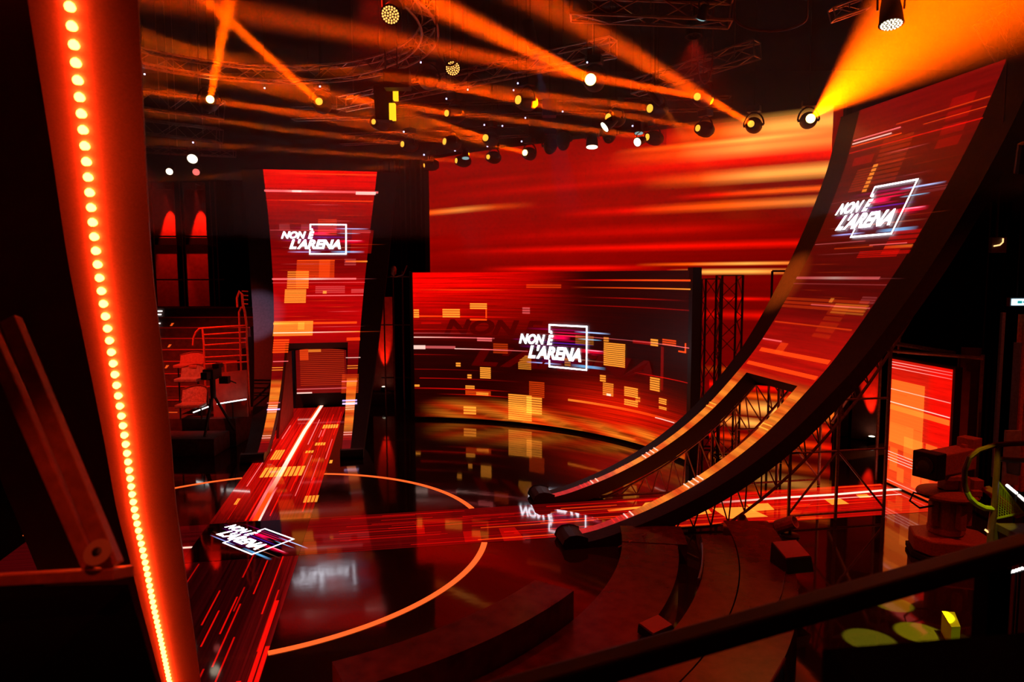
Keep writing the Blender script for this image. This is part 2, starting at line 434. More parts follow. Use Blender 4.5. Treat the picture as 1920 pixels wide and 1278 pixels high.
for (u0, u1) in ((0, 1),):
    top = [wallf(i / 20, 1) for i in range(21)]
    fb.ribbon(top, [p + V((0, 0, .12)) for p in top]); bk = [p + V((.12, .2, .12)) for p in top]
    fb.ribbon([p + V((0, 0, .12)) for p in top], bk); fb.ribbon(bk, [V((p.x, p.y, .0)) for p in bk])
e0, e1 = wallf(0, 0), wallf(1, 0)
fb.box(e0 + V((-.1, .1, 4.8)), (.16, .3, 9.6)); fb.box(e1 + V((.12, .05, 4.8)), (.16, .3, 9.6))
fb.build('frame', 'black', wall_t)

# ------------------------------------------------------------------ curved screen in the middle
def circ3(a, b, c):
    ax, ay = a; bx, by = b; cx, cy = c; d = 2 * (ax * (by - cy) + bx * (cy - ay) + cx * (ay - by))
    ux = ((ax * ax + ay * ay) * (by - cy) + (bx * bx + by * by) * (cy - ay) + (cx * cx + cy * cy) * (ay - by)) / d
    uy = ((ax * ax + ay * ay) * (cx - bx) + (bx * bx + by * by) * (ax - cx) + (cx * cx + cy * cy) * (bx - ax)) / d
    return ux, uy, math.hypot(ax - ux, ay - uy)
sa, sb, sc_ = (-3.42, 24.5), (1.05, 23.0), (4.62, 18.5)
ux, uy, ur = circ3(sa, sb, sc_); t0 = math.atan2(sa[1] - uy, sa[0] - ux); t1 = math.atan2(sc_[1] - uy, sc_[0] - ux)
def curvf(u, v): t = t0 + (t1 - t0) * u; return V((ux + ur * math.cos(t), uy + ur * math.sin(t), .1 + 5.04 * v))
SCV = Surf(curvf)
scr = thing('curved_led_screen', 'low curved video screen in the centre with a white framed logo and orange blocks', 'screen', (0, 23.5, 0))
def ccol(u, v):
    k = mix(lin(34, 0, 0), s_(lin(255, 2, 0), 1.25), smooth(.5, .95, v) * (1 - smooth(.12, .62, u)))
    k = mix(k, lin(240, 26, 2), .95 * math.exp(-((u - .72) / .2) ** 2 - ((v - .14) / .15) ** 2))
    k = mix(k, lin(205, 14, 0), .6 * math.exp(-((u - .9) / .25) ** 2 - ((v - .12) / .12) ** 2))
    k = mix(k, lin(120, 4, 0), .5 * math.exp(-((u - .25) / .3) ** 2 - ((v - .75) / .2) ** 2))
    w = .13 + .03 * math.sin(u * 7)
    k = mix(k, mix(lin(255, 130, 30), lin(255, 60, 8), .5 + .5 * math.sin(u * 31 + v * 60)), (1 - smooth(w * .5, w, v)) * smooth(0.0, .2, u) * (.75 + .25 * math.sin(u * 17 + 1)))
    k = mix(k, lin(60, 2, 0), smooth(.6, .95, math.sin(u * 23 + v * 90)) * (1 - smooth(.0, .12, v)) * .7)
    return k
dsc = display(SCV, 64, 60, ccol, 'display', 'screen_led', scr)
G = Gfx(SCV, .02)
def zc(x, y): return 740 + x / 3.195, 480 + y / 3.195
for (x0, y0, x1, y1, c, n) in [(115, 315, 147, 368, Yl, 4), (288, 312, 392, 366, Yl, 4), (452, 278, 554, 316, Yl, 3), (452, 370, 554, 384, Or, 1), (546, 316, 554, 370, Or, 0),
    (767, 302, 812, 344, s_(Pk, .4), 3), (790, 165, 1000, 190, s_(Or, .4), 2), (513, 661, 577, 730, Yl, 6), (437, 703, 462, 731, Yl, 2), (368, 633, 396, 660, Yl, 2), (120, 763, 150, 781, Yl, 1),
    (425, 770, 480, 793, Yl, 2), (425, 800, 577, 828, s_(Or, .8), 3), (490, 812, 563, 830, Yl, 2), (414, 893, 489, 944, Yl, 3), (683, 820, 823, 975, Yl, 13), (792, 836, 884, 938, Yl, 7),
    (807, 745, 899, 840, s_(Or, .5), 8), (742, 590, 820, 675, s_(Yl, .5), 8), (592, 518, 680, 580, s_(Or, .4), 5), (1254, 512, 1383, 652, Yl, 12), (1254, 480, 1285, 510, s_(Yl, .7), 2),
    (1085, 470, 1195, 525, s_(Yl, .25), 5), (1232, 706, 1267, 748, Yl, 3), (1249, 752, 1313, 830, s_(Yl, .7), 7), (1272, 816, 1298, 834, Wp, 1), (1378, 775, 1460, 835, Yl, 5), (1378, 850, 1460, 888, Yl, 3),
    (1445, 835, 1474, 868, s_(Yl, .6), 2), (1532, 718, 1591, 800, Yl, 6), (1536, 490, 1581, 535, Yl, 3), (1607, 490, 1690, 530, s_(Or, .8), 3), (1586, 843, 1632, 880, Yl, 3), (1586, 893, 1632, 912, Yl, 2),
    (1703, 560, 1750, 574, Or, 1), (1741, 520, 1750, 574, Or, 0), (1595, 540, 1612, 800, s_(Rd, .25), 0), (1430, 500, 1540, 520, s_(Rd, .4), 0), (115, 533, 185, 556, Wp, 0), (185, 536, 365, 552, s_(Pk, .5), 0),
    (495, 484, 584, 508, s_(Pk, .7), 2), (160, 395, 280, 405, s_(Rd, .4), 0), (1020, 610, 1056, 655, s_(Yl, .35), 3)]:
    a = zc(x0, y0); d = zc(x1, y1); G.block(a[0], a[1], d[0], d[1], c, n, g=(.4, .5))
for (x0, y0, x1, y1, th, cols) in [(115, 487, 600, 490, 5, [Wp, Pk, s_(Pk, .3)]), (360, 555, 800, 568, 4, [Wp, Pk, s_(Pk, .4)]), (800, 500, 1770, 505, 3, [BLK, s_(Pk, .5), s_(Pk, .3), Pk]),
    (115, 440, 500, 440, 3, [s_(Rd, .8), BLK]), (115, 462, 480, 462, 3, [s_(Pk, .4), BLK]), (1000, 140, 1780, 150, 7, [BLK, Rd, Or, Or]), (1050, 185, 1780, 200, 5, [BLK, Or, Yl]),
    (900, 300, 1770, 310, 4, [BLK, s_(Rd, .4), s_(Rd, .3)]), (1100, 250, 1770, 262, 5, [BLK, s_(Rd, .5), BLK]), (115, 205, 700, 200, 4, [BLK, Or, BLK]), (1400, 690, 1760, 760, 4, [BLK, Rd, s_(Rd, .6)]),
    (1564, 965, 1680, 998, 4, [Wp, Wp]), (1040, 905, 1760, 960, 10, [s_(Yl, .6), Or, BLK]), (120, 680, 700, 690, 3, [s_(Rd, .4), BLK]), (250, 835, 800, 842, 3, [BLK, Rd, BLK]),
    (115, 360, 760, 368, 7, [Or, Rd, BLK]), (115, 590, 420, 590, 3, [s_(Rd, .5), BLK]), (150, 740, 800, 745, 4, [s_(Rd, .6), BLK]), (120, 800, 700, 800, 5, [s_(Rd, .4), Rd, BLK])]:
    a = zc(x0, y0); d = zc(x1, y1); G.streak(a[0], a[1], d[0], d[1], th / 3.195 * 1.3, cols, g=(.4, .5))
lu0, lv0 = SCV.uv(974, 690, (.4, .4)); lu1, _ = SCV.uv(1102, 694, (.6, .4)); _, lv1 = SCV.uv(1090, 610, (.6, .5)); _, lvb = SCV.uv(1095, 694, (.6, .4))
def scmp_uv(x, y): return lu0 + (lu1 - lu0) * x, lvb + (lv1 - lvb) * y
logo_glow(G, scmp_uv)
G.build(dsc)
logo(lambda x, y: SCV.p(*scmp_uv(x, y), .035), dsc)
gb = MB(); gmp = lambda x, y: SCV.p(*scmp_uv(-1.05 + 3.1 * x, -.25 + 1.75 * y), .015)
put_text(gb, T1, gmp, 0, .34, .55, .2); put_text(gb, T1b, gmp, .36, .45, .55, .2); put_text(gb, T2, gmp, .12, 1.0, .12, .24)
ghost = gb.build('logo_shadow', 'logo_dim', dsc); ghost['label'] = 'faint dark red oversized repeat of the logo lettering'
fb = MB(); base = [curvf(i / 40, 0) for i in range(41)]
def outward(p, d): q = V((p.x - ux, p.y - uy, 0)).normalized(); return p + q * d
bk = [outward(p, .3) for p in base]
topf = [V((p.x, p.y, 5.14)) for p in base]; topb = [V((p.x, p.y, 5.14)) for p in bk]
fb.ribbon(topf, topb); fb.ribbon(topb, [V((p.x, p.y, 0)) for p in bk])
fb.ribbon([V((p.x, p.y, 0)) for p in base], [V((p.x, p.y, .1)) for p in base])
er = curvf(1, 0); fb.box(V((er.x + .13, er.y - .06, 2.61)), (.24, .34, 5.2), Matrix.Rotation(R_(-62), 3, 'Z') @ Matrix.Rotation(R_(70), 3, 'Z'))
el = curvf(0, 0); fb.box(V((el.x - .06, el.y + .1, 2.58)), (.10, .34, 5.14))
fb.build('frame', 'black', scr)
# ------------------------------------------------------------------ the two curved LED arches
PROF = [(5.95, .10, 1.25), (6.65, .24, 1.26), (7.73, .62, 1.28), (8.83, 1.18, 1.31), (9.88, 1.95, 1.36), (10.91, 3.0, 1.42), (11.45, 3.68, 1.47),
        (11.97, 4.45, 1.54), (12.55, 5.4, 1.64), (13.10, 6.45, 1.76), (13.58, 7.5, 1.89), (13.85, 8.25, 1.99), (14.09, 8.99, 2.08)]
def cr(P, t):                            # Catmull-Rom through the profile
    n = len(P) - 1; x = t * n; i = min(int(x), n - 1); f = x - i
    a, b, c, d = P[max(i - 1, 0)], P[i], P[i + 1], P[min(i + 2, n)]
    return tuple(.5 * (2 * b[k] + (c[k] - a[k]) * f + (2 * a[k] - 5 * b[k] + 4 * c[k] - d[k]) * f * f + (3 * b[k] - a[k] - 3 * c[k] + d[k]) * f ** 3) for k in range(len(b)))
_S = [cr(PROF, i / 240) for i in range(241)]; _L = [0]
for a, b in zip(_S, _S[1:]): _L.append(_L[-1] + math.hypot(b[0] - a[0], b[1] - a[1]))
ARC = _L[-1]
def prof(s):                             # s 0..1 by arc length -> u, z, half width, tangent
    if s < 0: a = prof(0); return (a[0] + s * ARC * a[3], a[1] + s * ARC * a[4], a[2], a[3], a[4])
    if s > 1: a = prof(1); return (a[0] + (s - 1) * ARC * a[3], a[1] + (s - 1) * ARC * a[4], a[2] + (s - 1) * 1.2, a[3], a[4])
    x = s * ARC; lo, hi = 0, 240
    while hi - lo > 1:
        m = (lo + hi) // 2
        if _L[m] <= x: lo = m
        else: hi = m
    f = (x - _L[lo]) / (_L[hi] - _L[lo]); A, B = _S[lo], _S[hi]
    du, dz = B[0] - A[0], B[1] - A[1]; l = math.hypot(du, dz)
    return (A[0] + du * f, A[1] + dz * f, A[2] + (B[2] - A[2]) * f, du / l, dz / l)
S_DOOR = next(i / 400 for i in range(400) if prof(i / 400)[1] > 2.78)
DOOR_W = 1.02
HERO = []
def make_arch(eu, ev, shift, label, group, dim=1.0):
    o = C0 + ev * shift
    def P(lat, s, dn=0.0):               # lat: metres to the left, dn: metres behind the face
        u, z, w_, tu, tz = prof(s); return o + eu * (u + tz * dn) + ev * lat + V((0, 0, max(0.0, z - tu * dn)))
    def sf(u, v):                        # u 0 left .. 1 right
        w_ = prof(v)[2]; return P(w_ * (1 - 2 * u), v)
    S = Surf(sf)
    root = thing('led_arch', label, 'LED arch', o + eu * 8, group)
    n = 90
    def lats(s): w_ = prof(s)[2]; return w_
    def acol(u, v):
        z = prof(v)[1]; lat = prof(v)[2] * (1 - 2 * u)
        k = mix(lin(190, 8, 4), lin(120, 2, 4), smooth(7.9, 6.6, z)) if z > 6 else lin(140, 4, 4)
        k = mix(k, lin(255, 6, 2), smooth(8.15, 8.5, z))
        k = mix(k, lin(70, 0, 4), .6 * math.exp(-((z - 5.9) / .5) ** 2) * smooth(1.8, .2, abs(lat + .6)))
        k = mix(k, lin(190, 4, 6), .9 * smooth(5.2, 4.7, z) * smooth(2.6, 3.0, z))
        k = mix(k, lin(110, 0, 4), smooth(2.7, 2.2, z) * .8)
        if dim < 1:  # side-view dimming of the LEDs is put into the picture colours
            k = s_(mix(lin(128, 5, 4), lin(78, 1, 2), smooth(8.6, 7.2, z) * smooth(3.6, 4.8, z)), 1.0); k = mix(k, lin(185, 12, 5), smooth(4.3, 3.0, z))
        if z < 1.75 or (dim < 1 and z < 2.9):
            t = mix(lin(255, 140, 40), lin(220, 66, 14), .5 + .5 * math.sin(z * 21) * math.sin(z * 9 + u * 4))
            k = mix(k, t, (smooth(1.75, 1.6, z) if dim == 1 else smooth(2.9, 2.5, z)) * smooth(.3, .65, z))
        return k
    b = MB(); sn = 150
    def strip(f0, f1, s0, s1, m=4):
        ks = [s0 + (s1 - s0) * j / sn for j in range(sn + 1)] if s1 - s0 > .3 else [s0 + (s1 - s0) * j / 60 for j in range(61)]
        base = len(b.v)
        for s in ks:
            w_ = prof(s)[2]
            for i in range(m + 1):
                lat = f0(w_) + (f1(w_) - f0(w_)) * i / m; u = .5 - lat / (2 * w_)
                b.v.append(tuple(P(lat, s))); b.c.append(acol(u, s)); b.uv.append((u, s))
        for j in range(len(ks) - 1):
            for i in range(m): a = base + j * (m + 1) + i; b.f.append((a, a + 1, a + m + 2, a + m + 1))
    strip(lambda w_: w_, lambda w_: -w_, S_DOOR, 1, 10)
    strip(lambda w_: w_, lambda w_: DOOR_W, 0, S_DOOR, 1); strip(lambda w_: -DOOR_W, lambda w_: -w_, 0, S_DOOR, 1)
    root_d = b.build('display', 'arch_led', root)
    # dark fascia: flush borders, deep side returns, back, door reveal
    ss = [i / n for i in range(n + 1)]
    def bw(s): return .36 + .42 * smooth(0, .75, s)
    def dep(s): return .30 + .04 * smooth(0, .3, s)
    f = MB()
    for sg in (1, -1):
        A = [P(sg * prof(s)[2], s) for s in ss]; B = [P(sg * (prof(s)[2] + bw(s)), s, .03) for s in ss]; Cc = [P(sg * (prof(s)[2] + bw(s) * 1.0), s, dep(s)) for s in ss]
        f.ribbon(A, B) if sg > 0 else f.ribbon(B, A); f.ribbon(B, Cc) if sg > 0 else f.ribbon(Cc, B)
        Dd = [P(0 if s > S_DOOR else sg * (DOOR_W), s, dep(s)) for s in ss]
        f.ribbon(Cc, Dd) if sg > 0 else f.ribbon(Dd, Cc)
    f.ribbon([P(x, 1) for x in (2.86, -2.86)], [P(x, 1, .34) for x in (2.86, -2.86)])
    f.build('fascia', 'bezel', root)
    f = MB(); sd = [S_DOOR * i / 50 for i in range(51)]
    for sg in (1, -1): f.ribbon([P(sg * DOOR_W, s, .004) for s in sd], [P(sg * DOOR_W, s, dep(s)) for s in sd])
    f.ribbon([P(x, S_DOOR, .004) for x in (DOOR_W, -DOOR_W)], [P(x, S_DOOR, dep(S_DOOR)) for x in (DOOR_W, -DOOR_W)])
    f.build('door_reveal', 'lip', root)
    for sg in (1, -1):                   # rounded black nose at each foot
        f = MB(); w_ = prof(0)[2]; a0, a1 = sg * (DOOR_W - .02), sg * (w_ + bw(0) + .02)
        pr = [(6.2, 0), (5.80, 0), (5.75, .07), (5.79, .17), (5.88, .23), (6.0, .24), (6.1, .22), (6.2, .18)]
        i = len(f.v); m = len(pr)
        for lat in (a0, a1):
            for u_, z_ in pr: f.v.append(tuple(o + eu * u_ + ev * lat + V((0, 0, z_))))
        for k in range(m): j = (k + 1) % m; f.f.append((i + k, i + j, i + m + j, i + m + k))
        f.f.append(tuple(i + k for k in range(m))); f.f.append(tuple(i + m + k for k in range(m))[::-1])
        f.build('foot_cap', 'black', root, bevel=.02)
    # picture: same clip, dimmer on the side-on arch, laid out in metres
    S2 = Surf(lambda u, v: P(prof(v)[2] * (1 - 2 * u), v))
    G = Gfx(S2, .015)
    def sz(z):                           # arc position of a height
        lo, hi = 0.0, 1.0
        for _ in range(22):
            m = (lo + hi) / 2
            if prof(m)[1] < z: lo = m
            else: hi = m
        return (lo + hi) / 2
    def ul(lat, s): return .5 - lat / (2 * prof(s)[2])
    def blk(l0, z0, l1, z1, c, n=0):     # l measured to the left, z heights
        s0, s1 = sz(z0), sz(z1)
        if n:
            h = (s1 - s0) / n
            for k in range(n): a = s0 + k * h; G.rect(ul(l0, a), a, ul(l1, a), a + h * .7, c, 2)
        else: G.rect(ul(l0, s0), s0, ul(l1, s0), s1, c, 6)
    def pz(py):                          # height on the left arch shown at a photo row
        T = [(317, 8.97), (357, 8.15), (400, 7.32), (420, 6.92), (450, 6.33), (480, 5.75), (500, 5.37), (545, 4.52), (581, 3.86), (601, 3.5), (630, 3.0), (662, 2.46), (717, 1.63), (765, .95), (811, .43), (844, .16)]
        for a, d in zip(T, T[1:]):
            if py <= d[0]: return a[1] + (d[1] - a[1]) * (py - a[0]) / (d[0] - a[0])
        return .1
    def pl(px, py):                      # lateral metres on the left arch at a photo column
        T = [(317, 497, 715), (400, 503, 703), (500, 513, 689.5), (581, 513.5, 680), (662, 512, 673), (717, 507.5, 669), (765, 501, 663), (811, 491, 658), (844, 482, 655)]
        for a, d in zip(T, T[1:]):
            if py <= d[0] or d is T[-1]:
                k = (py - a[0]) / (d[0] - a[0]); l = a[1] + (d[1] - a[1]) * k; r = a[2] + (d[2] - a[2]) * k; break
        return prof(sz(pz(py)))[2] * (1 - 2 * (px - l) / (r - l))
    def B(x0, y0, x1, y1, c, n=0):
        if dim < 1 and y0 < 380: return
        if dim < 1 and y0 > 395:
            if y1 - y0 > 8 or y0 > 560: return
            c = [s_(q, .35) for q in c] if isinstance(c[0], tuple) else s_(c, .35)
        blk(pl(x0, (y0 + y1) / 2), pz(y1), pl(x1, (y0 + y1) / 2), pz(y0), c, n)
    B(498, 354, 716, 358, [Pk, Pk, Wp, Pk, s_(Pk, .7), s_(Pk, .6), Pk]); B(550, 354, 568, 358, s_(Wp, .6)); B(672, 355, 711, 361, Wp)
    B(500, 373, 705, 375, [s_(Rd, .6), Or, Or]); B(520, 322, 714, 324, [BLK, Or, Or]); B(507, 431, 700, 432, s_(Pk, .35))
    B(598, 409, 634, 440, s_(Or, .45), 9); B(558, 487, 629, 521, s_(Or, .6), 11); B(600, 487, 620, 521, s_(Or, .35), 0); B(540, 508, 580, 541, s_(Yl, .6), 8); B(557, 508, 580, 541, s_(Or, .5))
    B(534, 542, 574, 568, Yl, 10); B(606, 546, 613, 551, Yl); B(592, 536, 648, 550, s_(Pk, .22), 4); B(660, 542, 684, 550, s_(Pk, .3), 3)
    B(512, 522, 670, 525, [Pk, Pk, Wp, Pk, Pk]); B(512, 530, 687, 531, s_(Pk, .4)); B(575, 554, 683, 555.4, Pk); B(560, 488, 630, 489.5, s_(Or, .9)); B(650, 489, 692, 492, [Or, s_(Yl, .8)])
    B(512, 601, 586, 629, Yl, 14); B(558, 604, 570, 618, s_(Yl, .5)); B(512, 604, 670, 608, [Yl, Or, Or, Or]); B(512, 622.5, 676, 624.2, [Wp, Wp, Yl])
    B(512, 634, 541, 660, Or, 6); B(650, 634, 676, 640, Or, 3); B(512, 676, 540, 677.5, Pk); B(648, 672, 676, 673.2, Wp); B(500, 763, 524, 765.5, (.7, .5, 1)); B(640, 752, 668, 755, (.6, .4, .9)); B(640, 757, 668, 760, (.9, .6, 1))
    B(640, 704, 672, 740, s_(Or, .45), 12); B(500, 752, 524, 754, s_(Pk, .5)); B(640, 717, 670, 719, Pk)
    B(640, 433, 700, 436, s_(Pk, .2)); B(660, 430, 700, 475, s_(Rd, .25)); B(525, 420, 545, 432, s_(Pk, .12)); B(566, 420, 585, 432, s_(Pk, .12)); B(648, 484, 670, 498, s_(Pk, .2), 3)
    for k in range(26):
        random.seed(k * 7 + 3); y = 380 + k * 9.5 + random.random() * 6
        a = random.random() * 120; B(505 + a, y, 560 + a + random.random() * 60, y + 1.1, [BLK, s_(Or if k % 3 else Pk, .35), BLK])
    for sg in (1, -1):                   # bright cross lines low on the legs
        for z in (2.05, 1.98, 1.05, 1.0, .95, .9, .42, .38):
            a = sz(z); G.rect(ul(sg * DOOR_W, a), a, ul(sg * prof(a)[2], a), a + .0022, Wp if z < 1.6 else Yl, 1)
        for k in range(9):
            a = sz(.3 + .03 * k + .16 * (k > 4)); G.rect(ul(sg * DOOR_W, a), a, ul(sg * prof(a)[2], a), a + .002, s_(Rd, .7), 1)
    s0, s1 = sz(5.80), sz(6.93); sm = (s0 + s1) / 2
    lL, lR = pl(528, 450), pl(653, 450)
    def mp_uv(x, y): s = s0 + (s1 - s0) * y; return ul(lL + (lR - lL) * x, s), s
    logo_glow(G, mp_uv)
    if dim < 1:
        for (a_, b_, c_, d_, cc_, n_) in ((.9, 7.55, 1.6, 7.75, s_(Rd, .3), 0), (-.2, 7.0, .75, 8.05, s_(Or, .16), 10), (.75, 6.9, 1.3, 7.45, s_(Or, .2), 9), (.62, 6.85, .78, 7.5, s_(Yl, .7), 7), (-1.6, 7.5, -1.0, 8.6, s_(Rd, .25), 4),
            (.55, 8.12, 1.9, 8.15, Wp, 0), (.3, 8.2, 1.9, 8.23, Pk, 0), (.2, 8.05, 1.9, 8.08, s_(Or, .8), 0), (-2, 7.9, 1.9, 7.93, s_(Rd, .8), 0), (-2, 8.3, .5, 8.33, s_(Or, .5), 0), (-2, 8.12, -.4, 8.14, s_(Or, .6), 0),
            (-1.4, 4.25, 1.5, 4.5, s_(Or, .22), 3), (-1.45, 4.2, -.4, 4.42, s_(Yl, .2), 4), (-.3, 3.7, -.9, 4.4, s_(Or, .12), 6), (-1.4, 3.25, 1.2, 3.33, s_(Or, .8), 0), (.6, 3.5, 1.4, 3.53, s_(Pk, .6), 0), (.3, 3.28, .6, 3.5, s_(Or, .35), 0),
            (-1.4, 2.95, 1.3, 3.02, s_(Or, .8), 0), (-1.4, 3.9, 1.4, 3.93, s_(Or, .4), 0), (-1.4, 5.35, -.2, 5.5, s_(Rd, .5), 4), (-1.5, 5.6, -.4, 5.62, s_(Pk, .6), 0), (-.2, 5.7, 1.6, 5.72, s_(Pk, .3), 0), (-1.7, 5.4, -.9, 5.9, s_(Rd, .4), 5)):
            blk(max(a_, c_), b_, min(a_, c_), d_, cc_, n_)
    G.build(root_d)
    logo(lambda x, y: S2.p(*mp_uv(x, y), .03), root_d)
    return root, P
archL, PL = make_arch(E1, -E2, -.3, 'tall curved LED arch seen face on at the left, with orange blocks and doorway', 'curved LED arches')
archR, PR = make_arch(E2, E1, 0.0, 'tall curved LED arch sweeping up to the upper right corner, seen from its side', 'curved LED arches', .5)

# lattice under the arch: bent chords, struts, posts standing on the floor
def arch_support(P, o, eu, ev, parent):
    for sg in (1, -1):
        b = MB(); lat = sg * 1.12; n = 22
        A = [P(lat, .10 + .62 * i / n, .42) for i in range(n + 1)]; B = [P(lat, .06 + .62 * i / n, 1.15) for i in range(n + 1)]
        B = [V((p.x, p.y, max(p.z, .06))) for p in B]
        b.path(A, .025); b.path(B, .03)
        for i in range(n): b.tube(A[i], B[i + 1], .016, 5); b.tube(B[i], A[i], .016, 5)
        for u, ztop in ((9.7, .9), (10.55, 1.55), (11.6, 2.55), (12.7, 4.0)):
            q = o + eu * u + ev * lat
            if u > 10: b.tube(q + V((0, 0, .012)), q + V((0, 0, ztop)), .035, 8)
        for z, u0, u1 in ((1.45, 10.55, 12.7), (.16, 10.55, 12.7), (2.5, 11.6, 12.7)):
            b.tube(o + eu * u0 + ev * lat + V((0, 0, z)), o + eu * u1 + ev * lat + V((0, 0, z)), .025, 6)
        b.tube(o + eu * 10.55 + ev * lat + V((0, 0, .2)), o + eu * 11.6 + ev * lat + V((0, 0, 1.45)), .022, 6)
        b.tube(o + eu * 12.7 + ev * lat + V((0, 0, .2)), o + eu * 11.6 + ev * lat + V((0, 0, 1.45)), .022, 6)
        b.build('support_truss', M['supp'], parent)
M['supp'] = basic('support_steel', (.30, .20, .17), .4, .55, noise=.3)
arch_support(PR, C0, E2, E1, archR)
o3 = C0 + E2 * .3
b = MB(); pr = [(8.7, .01), (12.3, .01), (12.3, 3.3), (11.55, 2.9), (10.9, 2.1), (10.1, 1.35), (9.3, .7)]; m_ = len(pr)
for lat in (1.04, 1.12): b.v += [tuple(o3 - E2 * lat + E1 * u_ + V((0, 0, z_))) for u_, z_ in pr]
for k in range(m_): j = (k + 1) % m_; b.f.append((k, j, m_ + j, m_ + k))
b.f += [tuple(range(m_)), tuple(range(m_, 2 * m_))[::-1]]; b.build('side_panel', 'panelcloth', archL)

# ------------------------------------------------------------------ runways, ring light, middle logo
def runway(name, label, eu, ev, u0, u1, w_, seedv, cols, z):
    o = C0
    S = Surf(lambda u, v: o + eu * (u0 + (u1 - u0) * v) + ev * (w_ * (1 - 2 * u)) + V((0, 0, z)))
    root = thing(name, label, 'LED floor', o + eu * ((u0 + u1) / 2), 'LED floor runways')
    b = MB()
    b.hexa([o + eu * a + ev * c + V((0, 0, h)) for h in (0.0005, z - .0024) for a, c in ((u0, -w_), (u1, -w_), (u1, w_), (u0, w_))])
    b.build('tile_bed', 'black', root)
    return root, S
W1 = 1.0
rw1, S1 = runway('led_runway', 'red glossy LED runway leading away through the face-on left arch', E1, -E2, -6.9, 13.9, W1, 1, None, .006)
rw2, S2r = runway('led_runway', 'red glossy LED runway leading right to the orange portal screen', E2, E1, -4.2, 14.25, W1, 2, None, .006)
def r1c(u, v):
    d = -6.9 + 20.8 * v
    k = mix(lin(60, 2, 2), lin(182, 8, 4), smooth(.4, 3.5, d) * (1 - .35 * smooth(10, 13.5, d)))
    k = mix(k, lin(255, 14, 6), .75 * math.exp(-((u - .42) / .15) ** 2) * smooth(4.5, 6.5, d) * smooth(11, 9.5, d))
    if d < .9: k = mix(lin(40, 1, 2), lin(96, 6, 6), smooth(.7, 1.0, u))
    return k
def r2c(u, v):
    d = -4.2 + 18.45 * v
    k = mix(lin(92, 2, 3), lin(192, 10, 4), smooth(6.5, 10.5, d))
    k = mix(k, lin(120, 6, 4), smooth(.5, .0, abs(d - .5)) * .5)
    k = mix(k, lin(60, 2, 4), smooth(3.2, -1, d) * .75)
    return k
M['runway_led'].node_tree.nodes['Mapping'].inputs['Scale'].default_value = (46, 2.2, 1)
dr1 = display(S1, 12, 60, r1c, 'display', 'runway_led', rw1)
o = display(S2r, 12, 60, r2c, 'display', 'runway_led', rw2); o.location.z -= .0012
G = Gfx(S1, .0012)
def r1(u0, d0, u1, d1, c, n=1): G.rect(u0, (d0 + 6.9) / 20.8, u1, (d1 + 6.9) / 20.8, c, n)
def r1p(x0, y0, x1, y1, c, stripes=0):   # block between two photo corners
    a = S1.uv(x0, y1, (.5, .6)); d = S1.uv(x1, y0, (.5, .6))
    if stripes:
        h = (d[0] - a[0]) / stripes
        for k in range(stripes): G.rect(a[0] + k * h, a[1], a[0] + (k + .74) * h, d[1], c, 1)
    else: G.rect(a[0], a[1], d[0], d[1], c, 1)
def seg(G, S, pts, wd, c, g=(.5, .6)):   # streak along the runway through photo points; wd in u
    q = [S.uv(x, y, g) for x, y in pts]
    for (a, b_), (ca, cb) in zip(zip(q, q[1:]), zip(c, c[1:])):
        G.k += 1; off = G.off + .0003 * (G.k % 7)
        G.b.quad(S.p(a[0] - wd, a[1], off), S.p(a[0] + wd, a[1], off), S.p(b_[0] + wd, b_[1], off), S.p(b_[0] - wd, b_[1], off), [ca, ca, cb, cb])
Wh = (1, .75, .6)
seg(G, S1, [(478, 976), (505, 925), (540, 862), (572, 806), (590, 780), (605, 757)], .030, [s_(Or, .9), Or, Wh, Wh, Wh, Wh]); seg(G, S1, [(540, 862), (572, 806), (604, 757)], .05, [s_(Or, .6), s_(Or, 1), s_(Or, .5)])
seg(G, S1, [(470, 976), (498, 925), (520, 885)], .018, [Rd, Pk, BLK]); seg(G, S1, [(486, 976), (512, 925), (520, 912)], .012, [Wh, Pk, BLK]); seg(G, S1, [(460, 976), (490, 925), (520, 870)], .01, [Rd, Rd, BLK])
r1p(506, 843, 536, 862, Yl, 4); r1p(486, 873, 575, 895, Yl, 9); r1p(604, 795, 636, 803, Yl, 6); r1p(590, 829, 612, 835, Yl, 4); r1p(572, 844, 590, 849, Yl, 3); r1p(568, 928, 600, 942, s_(Yl, .8), 4); r1p(438, 934, 452, 946, Yl, 2); r1p(617, 862, 624, 868, Yl)
random.seed(5)
for k in range(34):
    u = random.uniform(.04, .96); d0 = random.uniform(1.2, 10); l = random.uniform(1, 4.5)
    r1(u, d0, u + random.uniform(.006, .014), min(d0 + l, 13.6), s_(Rd if k % 4 else Pk, random.uniform(.5, 1.3)))
for k in range(16):
    u = random.uniform(.05, .98); d0 = random.uniform(-6.8, -1.6); r1(u, d0, u + .012, min(d0 + random.uniform(.8, 2.4), -.8), s_(Rd, random.uniform(.5, 1.1)))
for x in ((.93, -6.0, -2.8), (.97, -6.5, -4.2), (.86, -6.8, -5.0)): r1(x[0], x[1], x[0] + .03, x[2], s_(Rd, 1.2))
G.build(dr1)
G = Gfx(S2r, .0004)
def r2p(x0, y0, x1, y1, c, n=0): a = S2r.uv(x0, y1, (.5, .6)); d = S2r.uv(x1, y0, (.5, .6)); G.rect(min(a[0], d[0]), a[1], max(a[0], d[0]), d[1], c, 1)
def lng(pts, wd, c, g=(.5, .5)): seg(G, S2r, pts, wd, c, g)
lng([(1330, 943), (1475, 932), (1560, 927), (1690, 916)], .030, [BLK, Wh, Wh, Wh], (.4, .8)); lng([(1140, 957), (1190, 952), (1240, 947)], .03, [Or, Yl, Yl], (.4, .6))
